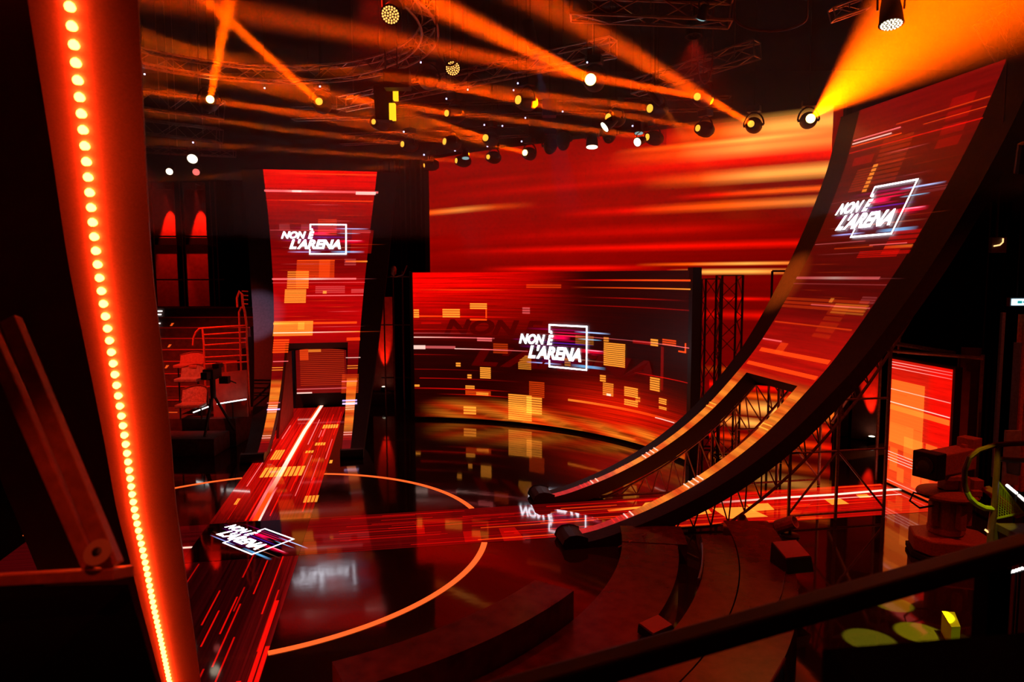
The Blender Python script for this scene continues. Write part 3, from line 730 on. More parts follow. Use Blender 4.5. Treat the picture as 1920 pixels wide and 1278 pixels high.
lng([(335, 1027), (420, 1022), (540, 1016)], .022, [Wh, Or, s_(Or, .3)], (.6, .1)); lng([(1475, 940), (1690, 926)], .012, [Rd, Wh], (.4, .8))
for q in [((1335, 952), (1400, 950), (1440, 968), (1365, 972)), ((1400, 945), (1440, 943), (1452, 955), (1412, 958)), ((1545, 935), (1575, 934), (1592, 944), (1560, 946)), ((1605, 927), (1625, 926), (1634, 932), (1612, 933)),
          ((1210, 942), (1240, 939), (1235, 950), (1200, 953)), ((1290, 948), (1320, 945), (1335, 962), (1300, 966))]:
    pts = [S2r.uv(x, y, (.5, .75)) for x, y in q]; G.b.quad(*[S2r.p(u, v, .0016) for u, v in pts], [s_(Yl, .9)] * 4)
for q in [((868, 996), (900, 994), (903, 1014), (872, 1016)), ((935, 990), (965, 988), (985, 1012), (945, 1014)), ((780, 984), (795, 983), (797, 1000), (782, 1001)), ((1060, 985), (1082, 984), (1090, 995), (1066, 997))]:
    pts = [S2r.uv(x, y, (.6, .4)) for x, y in q]; G.b.quad(*[S2r.p(u, v, .0016) for u, v in pts], [s_(Rd, .35)] * 4)
random.seed(9)
for k in range(46):
    u = random.uniform(.03, .97); d0 = random.uniform(4.0, 13.5); l = random.uniform(.8, 5)
    G.rect(u, (d0 + 4.2) / 18.45, u + random.uniform(.006, .02), min(d0 + l + 4.2, 18.4) / 18.45, s_(Rd if k % 3 else Or, random.uniform(.5, 1.2)), 1)
for k in range(18):
    u = random.uniform(.05, .95); d0 = random.uniform(1.2, 3.5); G.rect(u, (d0 + 4.2) / 18.45, u + .01, (d0 + 4.2 + random.uniform(.6, 3)) / 18.45, s_(Rd, random.uniform(.4, .9)), 1)
G.build(o)
# middle tile with the logo
mid = thing('floor_logo_tile', 'square LED floor tile in the middle of the light ring showing the white framed logo', 'LED floor', C0, None)
b = MB(); b.hexa([C0 + E2 * x + E1 * y + V((0, 0, z)) for z in (.008, .0105) for x, y in ((-1, -1), (1, -1), (1, 1), (-1, 1))])
M['tile'] = basic('middle_tile_glass', (.02, .004, .004), .05, spec=.8)
b.build('tile', 'tile', mid)
cA, cB, cD = on(497, 991), on(554, 1011), on(418, 1018)   # frame corners: far, right, near-left
cc = on(472, 1041)
ex = (cB - cA); ey = (cA - cB) * 0 + ((cA - cD) * .5 + (cB - cc) * .5)
ft = .57
org = cc - ex / ft * 1.0 * 0
def fmp(x, y, z=.013): return V((cc.x, cc.y, 0)) + ex_ * ((x - 1) / ft) + ey_ * y + V((0, 0, z))
# frame corners cB-cc is its right side, cc-cD its bottom
ex_ = (V((cB.x, cB.y, 0)) - V((cA.x, cA.y, 0)) + V((cc.x, cc.y, 0)) - V((cD.x, cD.y, 0))) * .5
ey_ = (V((cA.x, cA.y, 0)) - V((cD.x, cD.y, 0)) + V((cB.x, cB.y, 0)) - V((cc.x, cc.y, 0))) * .5
logo(lambda x, y: fmp(x, y), mid)
G = Gfx(Surf(lambda u, v: fmp(u, v, .011)), 0.0002)
logo_glow(G, lambda x, y: (x, y)); G.build(mid)

def annulus(b, r0, r1, z0, z1, a0, a1, n=64, cx=CX, cy=CY):
    pts = [[V((cx + r * math.cos(a0 + (a1 - a0) * i / n), cy + r * math.sin(a0 + (a1 - a0) * i / n), z)) for i in range(n + 1)] for r, z in ((r0, z0), (r0, z1), (r1, z1), (r1, z0))]
    for k in range(4): b.ribbon(pts[k], pts[(k + 1) % 4])
    if abs(a1 - a0) < 6.2:
        for e in (0, n): b.poly([pts[k][e] for k in range(4)])
ring = thing('ring_light', 'thin glowing orange circle of light set into the black stage floor', 'light ring', C0)
# ring is cut where the runways cross it
cuts = [math.asin(W1 / RING_R)]
c = cuts[0]
for k, a in enumerate((A10, A10 + math.pi / 2, A10 + math.pi, A10 + 1.5 * math.pi)):
    b = MB(); annulus(b, RING_R - .055, RING_R + .055, 0.001, .009, a + c, a + math.pi / 2 - c, 48); b.build('light_segment', 'ring', ring)
b = MB(); pts = [V((CX + (RING_R - .06) * math.cos(2 * math.pi * i / 96), CY + (RING_R - .06) * math.sin(2 * math.pi * i / 96), .003)) for i in range(96)]
b.poly(pts); struct(b.build('trim_stage_disc', 'disc'))

# ------------------------------------------------------------------ flat portal panels at the far ends of the runways
def panel(label, p0, p1, z0, z1, colf, gfx):
    S = Surf(lambda u, v: V((p0.x + (p1.x - p0.x) * u, p0.y + (p1.y - p0.y) * u, z0 + (z1 - z0) * v)))
    root = thing('portal_screen', label, 'screen', ((p0 + p1) / 2)[:2] + (0,), 'portal screens closing the runways')
    dd = display(S, 16, 40, colf, 'display', 'panel_led', root)
    G = Gfx(S, .012); gfx(G, S); G.build(dd)
    d = (p1 - p0).normalized(); nrm = V((d.y, -d.x, 0)); bk = -nrm if nrm.dot(V((0, 0, 0)) - p0) > 0 else nrm
    b = MB(); c = (p0 + p1) / 2; w_ = (p1 - p0).length
    P8 = []
    for z in (0.0, z1 + .05):
        for a, t_ in ((-.05, .02), (w_ + .05, .02), (w_ + .05, .18), (-.05, .18)): q = p0 + d * a + bk * t_; P8.append(V((q.x, q.y, z)))
    b.hexa(P8); b.build('cabinet', 'black', root); return root
q0, q1 = on(1661, 905), on(1772, 956); q1 = q0 + (q1 - q0).normalized() * 2.02
zt = CAM_H + (ray(1672, 672) / ray(1672, 672).y * q0.y).z
def pcR(u, v):
    k = mix(lin(225, 26, 10), lin(255, 70, 24), smooth(.5, .1, v)); k = mix(k, lin(255, 14, 4), smooth(.62, .72, u) * smooth(.35, .5, v)); return k
def gR(G, S):
    G.rect(.03, .34, .60, .84, s_(Yl, .45), 2); G.rect(.03, .30, .45, .5, s_(Yl, .15), 2)
    for k in range(20): G.rect(.02, .3 + .027 * k, .62, .305 + .027 * k, s_(Or, .25), 2)
    for v in (.19, .212, .234, .256): G.rect(0, v, 1, v + .0045, [Wp, Wp], 4)
    for v in (.025, .975, .955, .93): G.rect(0, v, 1, v + .005, [s_(Wp, .8), s_(Pk, .8)], 4)
    G.rect(0, .655, 1, .662, [Wp, Wp], 4); G.rect(0, .76, 1, .766, [s_(Wp, .7), s_(Wp, .5)], 4); G.rect(0, .60, 1, .64, [s_(Yl, .3), s_(Yl, .5)], 4)
    for (a, b_, c_, d_, k) in ((.06, .12, .2, .3, .3), (.3, .25, .62, .42, .3), (.45, .05, .6, .24, .25), (.66, .26, .84, .42, .35), (.2, .05, .32, .16, .3), (.62, .1, .74, .22, .2)): G.rect(a, b_, c_, d_, s_(Yl, k), 2)
panel('tall orange and red LED panel at the right-hand end of the runway', q0, q1, .03, zt, pcR, gR)
c0 = C0 + E1 * 14.3 + E2 * .1
pL0, pL1 = c0 - E2 * .95, c0 + E2 * .95
def pcL(u, v): return mix(lin(120, 10, 8), lin(92, 4, 4), v)
def gL(G, S):
    for k in range(26): G.rect(.08, .12 + .029 * k, .96, .132 + .029 * k, s_(Or, .28), 2)
    G.rect(.08, .5, .25, .88, s_(Or, .5), 2); G.rect(.25, .62, .5, .66, s_(Yl, .5), 2); G.rect(.08, .8, .55, .9, s_(Or, .5), 2); G.rect(0, .965, 1, .98, Pk, 2); G.rect(0, .06, 1, .075, s_(Pk, .5), 2)
    G.rect(.0, 0.0, .3, .02, Wp, 2)
panel('dim red LED panel seen through the doorway of the left arch', pL0, pL1, .5, 3.1, pcL, gL)
# ================================================================== lighting rig
def truss(name, label, pts, size=.3, step=.45, r=.016, group=None, m='alu', closed=False, parent=None, flat=False):
    # four bent chords with zig-zag bracing following a polyline
    pts = [V(p) for p in pts]; L = [0]
    for a, b_ in zip(pts, pts[1:]): L.append(L[-1] + (b_ - a).length)
    n = max(2, int(L[-1] / step)); st = []
    for k in range(n + 1):
        x = L[-1] * k / n; i = 0
        while i < len(pts) - 2 and x > L[i + 1]: i += 1
        st.append(pts[i].lerp(pts[i + 1], (x - L[i]) / (L[i + 1] - L[i])))
    b = MB(); ch = [[], [], [], []]
    for k, p in enumerate(st):
        d = (st[min(k + 1, n)] - st[max(k - 1, 0)])
        if closed: d = st[(k + 1) % n] - st[(k - 1) % n]
        d.normalize(); up = V((0, 0, 1)) if abs(d.z) < .9 else V((0, 1, 0)); sd = d.cross(up).normalized(); up = sd.cross(d)
        for j, (x, y) in enumerate(((-1, -1), (1, -1), (1, 1), (-1, 1))): ch[j].append(p + sd * x * size / 2 + up * y * size / 2)
    for j in range(4): b.path(ch[j], r * 1.5, 6)
    for k in range(n):
        for j in range(4):
            a, c = ch[j], ch[(j + 1) % 4]
            if k % 2: b.tube(a[k], c[k + 1], r * .7, 4, cap=False)
            else: b.tube(c[k], a[k + 1], r * .7, 4, cap=False)
    for k in (0, n):
        for j in range(4): b.tube(ch[j][k], ch[(j + 1) % 4][k], r, 4)
    if st[0].z > 6:
        for k in (1, n // 2, n - 1): b.tube(st[k], (st[k].x, st[k].y, 14.9), .012, 5)
    o = b.build(name, m, parent)
    if label: tag(o, label, 'truss', group)
    return o
cz = 9.62
TRUSS_ALT = 'lighting trusses under the ceiling'
truss('circular_truss', 'large circular lattice truss hanging over the ring of light', [(CX + 3.55 * math.cos(2 * math.pi * i / 64), CY + 3.55 * math.sin(2 * math.pi * i / 64), cz) for i in range(65)], .30, .4, .017, closed=True)
def tline(lbl, a, b_, size=.34, g=TRUSS_ALT, m='alu'): return truss('lighting_truss', lbl, [a, b_], size, .5, .017, g, m)
TZ = 9.95
tline('lattice truss rising to the right behind the brightest starburst lamp', at(640, 195, 20.5), at(1150, 88, 15.6))
tline('lattice truss cropped by the top edge of the photo, right of centre', at(1072, 10, 11.5), at(1372, 22, 11.2), .36)
tline('lattice truss sloping up behind the lamp whose beam meets the upper left', at(1190, 165, 18.5), at(1420, 92, 16.2))
tline('horizontal lattice truss above the deepest row of orange beam lamps', V((-6, 25.6, TZ - .1)), V((0.6, 24.15, TZ - .1)), m='steel')
tline('horizontal lattice truss carrying the middle row of orange beam lamps', V((-6.5, 21.6, TZ - .1)), V((6.2, 20.5, TZ - .1)), m='steel')
tline('upper of the two short lattice trusses seen beside the glowing column', at(225, 182, 19), at(412, 203, 18.6), .45)
tline('lower short lattice truss with bright specks beside the glowing column', at(225, 232, 22.5), at(412, 254, 22.2), .4)
tline('thin bare lighting pipe truss over the two lit red cloth panels', at(225, 278, 26), at(440, 288, 26), .22)

def hang(b, p, top, r=.02):
    b.tube(p, V((p.x, p.y, top)), r, 6)
LBL = {}
def moving_head(px, py, D, tgt, label, power=1.0, deg=2.0, lens='lens_hot', r=.085, body=1.0, beam=True, status=False):
    """px,py: lens seen in the photo; tgt: a point its beam passes"""
    lp = at(px, py, D) if not isinstance(px, Vector) else px
    d = (V(tgt) - lp).normalized(); R = .19 * body
    hc = lp - d * (R * 1.35)                                  # tilt axis
    root = thing('moving_head_lamp', label, 'stage lamp', (hc.x, hc.y, hc.z + .5 * body), 'moving head lamps on the rig')
    q = d.to_track_quat('Z', 'Y').to_matrix().to_4x4(); Mh = Matrix.Translation(hc) @ q
    b = MB(); b.lathe([(.02, -R * 1.25), (R * .62, -R * 1.15), (R * .95, -R * .6), (R * 1.0, 0), (R * .92, R * .6), (R * .72, R * 1.15), (R * .66, R * 1.3), (r * 1.05, R * 1.3)], 18, Mh)
    b.build('lamp_head', 'black', root, smooth=True)
    b = MB(); b.lathe([(r * .98, R * 1.30), (r * .98, R * 1.34), (r * .6, R * 1.40), (.01, R * 1.42)], 18, Mh); b.build('lens', lens, root, smooth=True)
    h = V((d.x, d.y, 0)).normalized() if math.hypot(d.x, d.y) > .1 else V((0, -1, 0)); sx = V((-h.y, h.x, 0))
    b = MB(); pts = []
    for k in range(13):
        t_ = math.pi * k / 12; pts.append(hc + sx * (R * 1.22 * math.cos(t_)) + V((0, 0, max(0, math.sin(t_)) * R * 1.55)))
    b.path(pts, .022, 6); b.tube(hc + sx * R * 1.22, hc + sx * R * .8, .035, 8); b.tube(hc - sx * R * 1.22, hc - sx * R * .8, .035, 8)
    b.build('yoke', 'steel', root)
    Mb = Matrix.Rotation(math.atan2(h.y, h.x), 3, 'Z'); bc = hc + V((0, 0, R * 1.55 + .09))
    b = MB(); b.box(bc, (.26, .34, .16), Mb); b.tube(bc + V((0, 0, .07)), V((bc.x, bc.y, 14.99)), .012, 5); b.build('base', 'black', root, bevel=.015)
    if status:
        b = MB(); f = (V((0, 0, 5)) - bc); f.z = 0; f.normalize(); e = bc + f * .185; sd = V((-f.y, f.x, 0)) * .018
        z = V((0, 0, .018)); b.hexa([e - sd - z, e + sd - z, e + sd - z + f * .02, e - sd - z + f * .02, e - sd + z, e + sd + z, e + sd + z + f * .02, e - sd + z + f * .02]); b.build('status_light', 'status', root)
    if beam:
        if deg > 4: o = spot('beam', lp + d * .035, lp + d * 5, (1, .075, 0), 560000, deg, 1.0, .03, root)
        else: beam_light('beam', lp + d * .035, d, (1, .062, .0), power * (1 if deg < 4 else 1.0), r * (.8 if deg < 4 else 1.3), deg * (.8 if deg < 4 else 2.0), root)
    return root
def zdep(py, z=9.2): return (z - 5.0) * F_PX / (517.6 - py) * .995
PW = 34
for (px, py, tx, ty, tf, pw, deg, lens, r, lab) in [
    (394, 186, 432, -10, .62, .9, 1.7, 'lens_star', .09, 'beam lamp nearest the glowing column, shooting almost straight up'),
    (598, 190, 385, 0, .62, .9, 1.5, 'lens_hot', .085, 'beam lamp under the circular truss whose beam crosses another near the top'),
    (1107, 149, 797, 0, .55, 2.4, 2.2, 'lens_star', .12, 'brightest starburst beam lamp high in the centre of the rig'),
    (1307, 181, 870, 100, .65, 1.6, 1.9, 'lens_hot', .085, 'beam lamp right of the starburst lamp, its beam passing just behind it'),
    (1408, 232, 1008, 0, .50, 1.6, 2.8, 'lens_hot', .09, 'beam lamp with a round black body throwing a wide beam to the top edge'),
    (1520, 222, 1800, -20, .50, 34.0, 6.5, 'lens_star', .12, 'beam lamp beside the right arch throwing the widest yellow beam'),
    (971, 187, 640, 122, .8, 1.1, 1.4, 'lens_hot', .10, 'beam lamp just right of the black box speaker level with the first truss'),
    (837, 212, 520, 160, .8, .8, 1.3, 'lens_hot', .08, 'beam lamp right of the hanging fixture with bright yellow sides'),
    (910, 258, 640, 178, .75, 1.3, 1.6, 'lens_hot', .10, 'beam lamp up and left of the low bright centre lamp'),
    (833, 265, 500, 205, .85, 1.0, 1.4, 'lens_hot', .10, 'beam lamp below the hanging fixture, long flat beam to the left'),
    (984, 286, 640, 200, .7, 1.8, 1.9, 'lens_star', .10, 'bright beam lamp lowest in the centre against the red video wall'),
    (754, 270, 480, 236, .85, .8, 1.3, 'lens_hot', .09, 'beam lamp over the dark drape between left arch and video wall'),
    (855, 301, 450, 275, .85, .7, 1.3, 'lens_hot', .09, 'beam lamp at the top left corner of the red video wall'),
    (795, 310, 440, 328, .9, .4, 1.0, 'lens_hot', .07, 'small beam lamp just right of the top of the left arch, aimed slightly down'),
    (700, 228, 520, 205, .85, .6, 1.2, 'lens_hot', .07, 'small beam lamp left of the hanging fixture with yellow sides'),
    (915, 294, 700, 270, .85, .5, 1.2, 'lens_hot', .08, 'beam lamp left of the lowest bright centre lamp, on the wall edge'),
    (1218, 203, 960, 172, .85, .7, 1.2, 'lens_hot', .10, 'beam lamp under the crossing of two long beams, right of centre'),
    (1140, 220, 900, 178, .85, .7, 1.2, 'lens_hot', .10, 'beam lamp directly above the tilted white conventional lamp'),
    (1213, 257, 860, 212, .85, .9, 1.2, 'lens_hot', .10, 'beam lamp touching the two white conventional lamps over the video wall'),
    (1308, 240, 1000, 185, .85, .7, 1.2, 'lens_hot', .09, 'beam lamp low on the right, left of the one with the round black body')]:
    D = zdep(py); moving_head(px, py, D, at(tx, ty, D * tf), 'moving ' + lab, PW * pw * (1.6 if pw < 1.4 else 1.0), deg, lens, r, 1.15)
for (px, py, D, tx, ty, lab) in [(1030, 282, 22.3, 1000, 420, 'unlit moving lamp left of a pair over the red video wall'), (1056, 276, 22.3, 1056, 500, 'unlit moving lamp right of a pair over the red video wall'),
                                 (1141, 262, 22.5, 1120, 420, 'unlit moving lamp just right of the downlight over the video wall'), (806, 150, 15.8, 850, 160, 'dark moving lamp hanging under the right side of the circular truss')]:
    moving_head(px, py, D, at(tx, ty, D - 3), lab, lens='lens_off', r=.08, beam=False, body=1.15)

def par(px, py, D, tgt, label, lens, r=.12, cells=False, body='black', top=TZ - .2, sq=1.0, beamp=0, bcol=(1, .8, .6), deg=20):
    lp = at(px, py, D); d = (V(tgt) - lp).normalized(); q = d.to_track_quat('Z', 'Y').to_matrix().to_4x4(); Mh = Matrix.Translation(lp) @ q
    root = thing('par_lamp' if cells else 'conventional_lamp', label, 'stage lamp', lp)
    b = MB(); b.lathe([(r * .35, -r * 2.6), (r * .75, -r * 2.4), (r * .95, -r * 1.2), (r * 1.05, -.0), (r * 1.12, .03), (r * 1.0, .015)], 18, Mh); b.build('housing', body, root, smooth=True)
    if cells:
        b = MB(); b.lathe([(r * .99, .02), (r * .99, .035)], 18, Mh); b.build('face_plate', 'black', root)
        b = MB(); k = 0
        for ring_, cnt in ((0, 1), (.30, 6), (.58, 12), (.84, 18)):
            for i in range(cnt):
                t_ = 2 * math.pi * i / cnt + ring_; c = V((r * ring_ * math.cos(t_), r * ring_ * math.sin(t_), .037))
                b.lathe([(r * .105, 0), (r * .105, .006), (r * .05, .012)], 8, Mh @ Matrix.Translation(c))
        b.build('led_cells', lens, root)
    else:
        b = MB(); b.lathe([(r * .97, .02), (r * .97, .035), (r * .6, .05), (.01, .055)], 18, Mh); b.build('lens', lens, root, smooth=True)
    b = MB(); sx = V((-d.y, d.x, 0)); sx = sx.normalized() if sx.length > .05 else V((1, 0, 0)); c = lp - d * r * 1.2
    b.path([c + sx * r * 1.15, c + sx * r * 1.2 + V((0, 0, r * 1.6)), c + V((0, 0, r * 2.2)), c - sx * r * 1.2 + V((0, 0, r * 1.6)), c - sx * r * 1.15], .014, 6)
    b.tube(c + V((0, 0, r * 2.2)), V((c.x, c.y, 14.99)), .012, 5); b.build('bracket', 'steel', root)
    if beamp: o = spot('lamp_light', lp + d * .08, lp + d * 5, bcol, beamp, deg, .6, .05); o.parent = root; o.matrix_parent_inverse = root.matrix_basis.inverted()
    return root
down = lambda px, py, D, k=3: at(px, py, D)
par(733, 26, 9.8, (-2.2, 4, 4), 'round LED wash lamp with orange cells hanging in the bend of the circular truss', 'lens_amber', .125, True)
par(849, 127, 13, (0, 2, 2), 'tilted round LED wash lamp with pale cells right of the circular truss', 'lens_amber', .13, True)
par(1671, 41, 9.5, (4.6, 7.6, 0), 'round LED wash lamp with pale cells seen through the wide yellow beam', 'lens_white', .14, True)
par(1135, 237, 18.5, at(1135, 237, 18.5) + V((-3, -.6, -2.4)), 'thin tilted white conventional lamp above the video wall', 'lens_white', .14)
par(1196, 266, 20, at(1196, 266, 20) + V((-2.4, -2.2, -1.2)), 'larger bright white conventional lamp beside the lowest orange lamp on the right', 'lens_white', .12)
par(1110, 274, 21, (2.2, 19.5, 0), 'black conventional lamp pointing straight down with a white lens over the video wall', 'lens_white', .17)
par(1198, 248, 20.5, (3.5, 19, 1), 'small lamp with a dull teal lens above the bright white one', 'lens_teal', .12)
par(1035, 277, 23, (1, 21, 0), 'small teal lensed lamp left over the red video wall', 'lens_teal', .12)
par(873, 295, 24, (-1.5, 22, 0), 'small teal lensed lamp at the left end of the video wall', 'lens_teal', .12)
par(361, 297, 24, (-9, 12, 0), 'pale round lamp, highest of three over the two lit red cloth panels', 'lens_white', .17)
par(318, 321, 25, (-10, 12, 2), 'small white lamp, left of three over the lit red cloth panels', 'lens_white', .12)
par(368, 322, 25, (-8, 12, 2), 'pink lamp, right of three over the lit red cloth panels', 'lens_pink', .12)
par(1316, 32, 11, (1, 16, 0), 'small cool lamp inside the truss cropped by the top edge', 'lens_teal', .07)
# added unseen fill lamps that brighten the platforms, steps and camera pedestal
for (x, y, z, tx, ty, p, dg, c) in [(-2, 10, 8.9, 1.5, 9.5, 330, 48, (1, .012, .002)), (3, 12, 8.9, 3.0, 11, 300, 45, (1, .015, .003)), (-10, 18, 8.9, -11, 24.5, 4000, 28, (1, .03, .01)), (9.5, 9.5, 9.2, 8.2, 12.5, 650, 30, (1, .06, .015))]:
    rt = thing('unseen_wash_lamp', {-2: 'unseen red fill lamp added over the curved platforms', 3: 'unseen red fill lamp added over the outer platforms', -10: 'unseen red fill lamp added over the audience steps', 9.5: 'unseen amber fill lamp added over the camera pedestal'}[x], 'stage lamp', (x, y, z))
    b = MB(); d = (V((tx, ty, 0)) - V((x, y, z))).normalized(); Mh = Matrix.Translation((x, y, z)) @ d.to_track_quat('Z', 'Y').to_matrix().to_4x4()
    b.lathe([(.05, -.32), (.10, -.3), (.13, -.1), (.14, 0), (.12, 0), (.09, -.05)], 16, Mh); b.tube((x, y, z), (x, y, 14.99), .015, 6); b.build('housing', 'black', rt)
    spot('lamp_light', V((x, y, z)) + d * .05, (tx, ty, 0), c, p, dg, .8, .06, rt)

rt = thing('unseen_wash_lamp', 'orange wash lamp above the gallery aimed at the leaning brace', 'stage lamp', (-.4, .9, 6.6))
b = MB(); d = (at(185, 1036, 2.52) - V((-.4, .9, 6.6))).normalized(); Mh = Matrix.Translation((-.4, .9, 6.6)) @ d.to_track_quat('Z', 'Y').to_matrix().to_4x4()
b.lathe([(.04, -.2), (.07, -.18), (.08, 0), (.06, 0), (.05, -.04)], 14, Mh); b.tube((-.4, .9, 6.6), (-.4, .9, 14.99), .015); b.build('housing', 'black', rt); spot('lamp_light', V((-.4, .9, 6.6)) + d * .04, at(150, 1000, 2.6), (1, .10, .03), 70, 11, .9, .03, rt)
# hanging backlit moving head; yellow light on its side is painted as emission
hb = thing('backlit_fixture', 'black hanging moving head with yellow backlight painted glowing on its side', 'stage lamp', at(727, 190, 15))
b = MB(); c = at(724, 193, 15); m3 = Matrix.Rotation(R_(-8), 3, 'Z')
b.hexa([c + V(p) for p in ((-.20, -.15, -.36), (.14, -.15, -.38), (.14, .15, -.38), (-.2, .15, -.36), (-.24, -.16, .34), (.18, -.16, .34), (.18, .16, .34), (-.24, .16, .34))]); b.tube(c + V((0, 0, .3)), V((c.x, c.y, 14.99)), .02, 8); b.build('housing', 'black', hb, bevel=.015)
M['yside'] = glow('yellow_backlit_side', (1, .50, .01), 1.7, False)
b = MB(); b.box(c + V((.215, -.09, .18)), (.09, .16, .30)); b.box(c + V((.15, -.12, -.21)), (.12, .14, .33)); b.build('backlit_side', 'yside', hb)
# box speakers up in the rig
for px, py, D, s, lab in [(1030, 203, 19, (.36, .34, .42), 'black box speaker hanging among the centre beams'), (745, 150, 14.2, (.5, .3, .35), 'dark control box on the underside of the circular truss')]:
    b = MB(); c = at(px, py, D); b.box(c, s); b.tube(c, V((c.x, c.y, 14.99)), .015, 6); tag(b.build('hanging_box', 'black', bevel=.01), lab, 'box')
# blue status indicators scattered on the dark rig
random.seed(3)
STS = [(271, 139), (496, 165), (600, 162), (789, 117), (837, 185), (877, 168), (971, 156), (1101, 117), (985, 221), (908, 234), (978, 265), (757, 247), (795, 290), (853, 282), (1055, 209), (1219, 173), (914, 274), (257, 257), (362, 267), (963, 169), (1186, 236), (942, 236)]
for px, py in STS:
    D = zdep(py, 9.5); c = at(px, py, D); b = MB(); k = .022 * D / 16; b.box(c, (k * 1.3, k * 1.3, k * 1.3)); rt = thing('status_indicator', None, None, c); b.build('light', 'status', rt); b = MB(); b.tube(c + V((0, .02, -.03)), V((c.x, c.y + .02, 14.99)), .008, 4); b.build('drop_cable', 'black', rt)
    tag(rt, 'tiny bluish white indicator light on the dark lighting rig', 'indicator light', 'indicator lights in the rig')
# slack cables and chain loops
random.seed(8)
for (px, py, D, w_, h_, lab) in [(843, 70, 12, .22, .45, 'black cable loop hanging right of the circular truss'), (1322, 110, 15, .15, .5, 'orange lit strap over the beam lamps on the right'), (1445, 30, 10, .5, .2, 'thin cable on the dark bar near the top right')]:
    c = at(px, py, D); b = MB(); b.path([c + V((-w_ * math.cos(math.pi * i / 12), 0, -h_ * math.sin(math.pi * i / 12))) for i in range(13)], .018, 6); b.tube(c + V((-w_, 0, 0)), V((c.x - w_, c.y, 14.99)), .010); b.tube(c + V((w_, 0, 0)), V((c.x + w_, c.y, 14.99)), .010)
    tag(b.build('hanging_cable', 'rail'), lab, 'cable')
# bar with a small frame at the top right behind the arch top
truss('lighting_truss', 'short dark truss end near the top right corner above the arch', [at(1860, 25, 15), at(1905, 100, 15.2)], .5, .6, .016, TRUSS_ALT)
truss('lighting_truss', 'dark lattice bar beside the wide yellow beam near the top', [at(1560, 28, 13), at(1625, 5, 13)], .2, .35, .014, TRUSS_ALT)
M['redtop'] = basic('red_trim_and_lit_top', (.6, .12, .08), .55)  # red trim; also stands for red light on the box tops
# ================================================================== near left: leaning column with its LED line
STR = [(15, -2.27, 3.80, 6.39), (275, -2.50, 4.25, 5.77), (496, -2.68, 4.62, 5.09), (681, -2.83, 5.0, 4.39), (832, -2.99, 5.39, 3.72), (953, -3.18, 5.81, 3.06), (1052, -3.35, 6.25, 2.42), (1135, -3.53, 6.70, 1.78), (1205, -3.71, 7.16, 1.15), (1264, -3.90, 7.63, .53)]
SP = [V(s[1:]) for s in STR]
d0 = SP[0] - SP[1]; SP = [SP[0] + d0 * 1.2] + SP + [SP[-1] + (SP[-1] - SP[-2]) * .83]
SP[-1].z = 0.02
def cat(P, t):
    n = len(P) - 1; x = t * n; i = min(int(x), n - 1); f = x - i; a, b_, c, d = P[max(i - 1, 0)], P[i], P[i + 1], P[min(i + 2, n)]
    return .5 * (2 * b_ + (c - a) * f + (2 * a - 5 * b_ + 4 * c - d) * f * f + (3 * b_ - a - 3 * c + d) * f ** 3)
LINE = [cat(SP, i / 160) for i in range(161)]
col_t = thing('leaning_column', 'near leaning orange lit column with a line of round LEDs, at the left edge', 'column', LINE[-1])
b = MB(); sx = V((1, .12, 0)).normalized(); R1 = [p + sx * .325 for p in LINE]; L1 = [p - sx * (.25 - .13 * i / 160) + V((0, .05, 0)) for i, p in enumerate(LINE)]
b.ribbon(LINE, R1); b.ribbon(R1, [p + V((-.12, .25, 0)) for p in R1])
L2 = [p + V((-.10, .16, 0)) for p in L1]; L3 = [p + V((-1.5, .7, 0)) for p in L2]
b.ribbon(L1, LINE); b.ribbon(L2, L1); b.ribbon(L3, L2); b.ribbon([p + V((-.12, .25, 0)) for p in R1], L3)
b.build('column_panel', 'pillar', col_t)
acc = [0]
for p, q in zip(LINE, LINE[1:]): acc.append(acc[-1] + (q - p).length)
k = 0; led0 = None; y = 0.06; sxp = V((0, -1, 0)); sxp = V((.12, -1, .0)).normalized()
while y < acc[-1] - .02 and k < 100:
    i = next(j for j in range(len(acc)) if acc[j] > y) - 1; f = (y - acc[i]) / (acc[i + 1] - acc[i]); p = LINE[i].lerp(LINE[i + 1], f)
    if proj(p)[1] > -60:
        if led0 is None:
            lb = MB(); lb.lathe([(.020, -.01), (.025, .012), (.026, .018), (.022, .026), (.012, .032), (.003, .034)], 10, Matrix.Rotation(math.pi / 2, 4, 'X')); led0 = lb.build('led', 'led', None, smooth=True); o = led0
        else: o = led0.copy(); COL.objects.link(o)
        o.parent = col_t; o.matrix_parent_inverse = col_t.matrix_basis.inverted(); o.location = p + V((0, -.006, 0)); k += 1
    y += .1

# leaning brace frame in the lower left
br = thing('leaning_brace', 'dark red leaning brace frame with a round foot disc in the lower left corner', 'frame', at(140, 1050, 2.6))
b = MB()
def beam(b, p, q, w_, t_, up=V((0, -1, .3))):
    p, q = V(p), V(q); d = (q - p).normalized(); s = d.cross(up).normalized(); n = s.cross(d)
    b.hexa([p - s * w_ / 2 - n * t_ / 2, p + s * w_ / 2 - n * t_ / 2, p + s * w_ / 2 + n * t_ / 2, p - s * w_ / 2 + n * t_ / 2, q - s * w_ / 2 - n * t_ / 2, q + s * w_ / 2 - n * t_ / 2, q + s * w_ / 2 + n * t_ / 2, q - s * w_ / 2 + n * t_ / 2])
beam(b, at(-30, 600, 2.9), at(174, 1062, 2.6), .055, .05); b.build('brace', 'railhot', br, bevel=.004)
b = MB(); beam(b, at(20, 600, 2.9), at(212, 1060, 2.6), .065, .05); b.build('brace', 'railhot', br, bevel=.004)
b = MB(); beam(b, at(-40, 1088, 2.62), at(232, 1073, 2.56), .040, .12); b.build('foot_plate', 'railhot', br, bevel=.004)
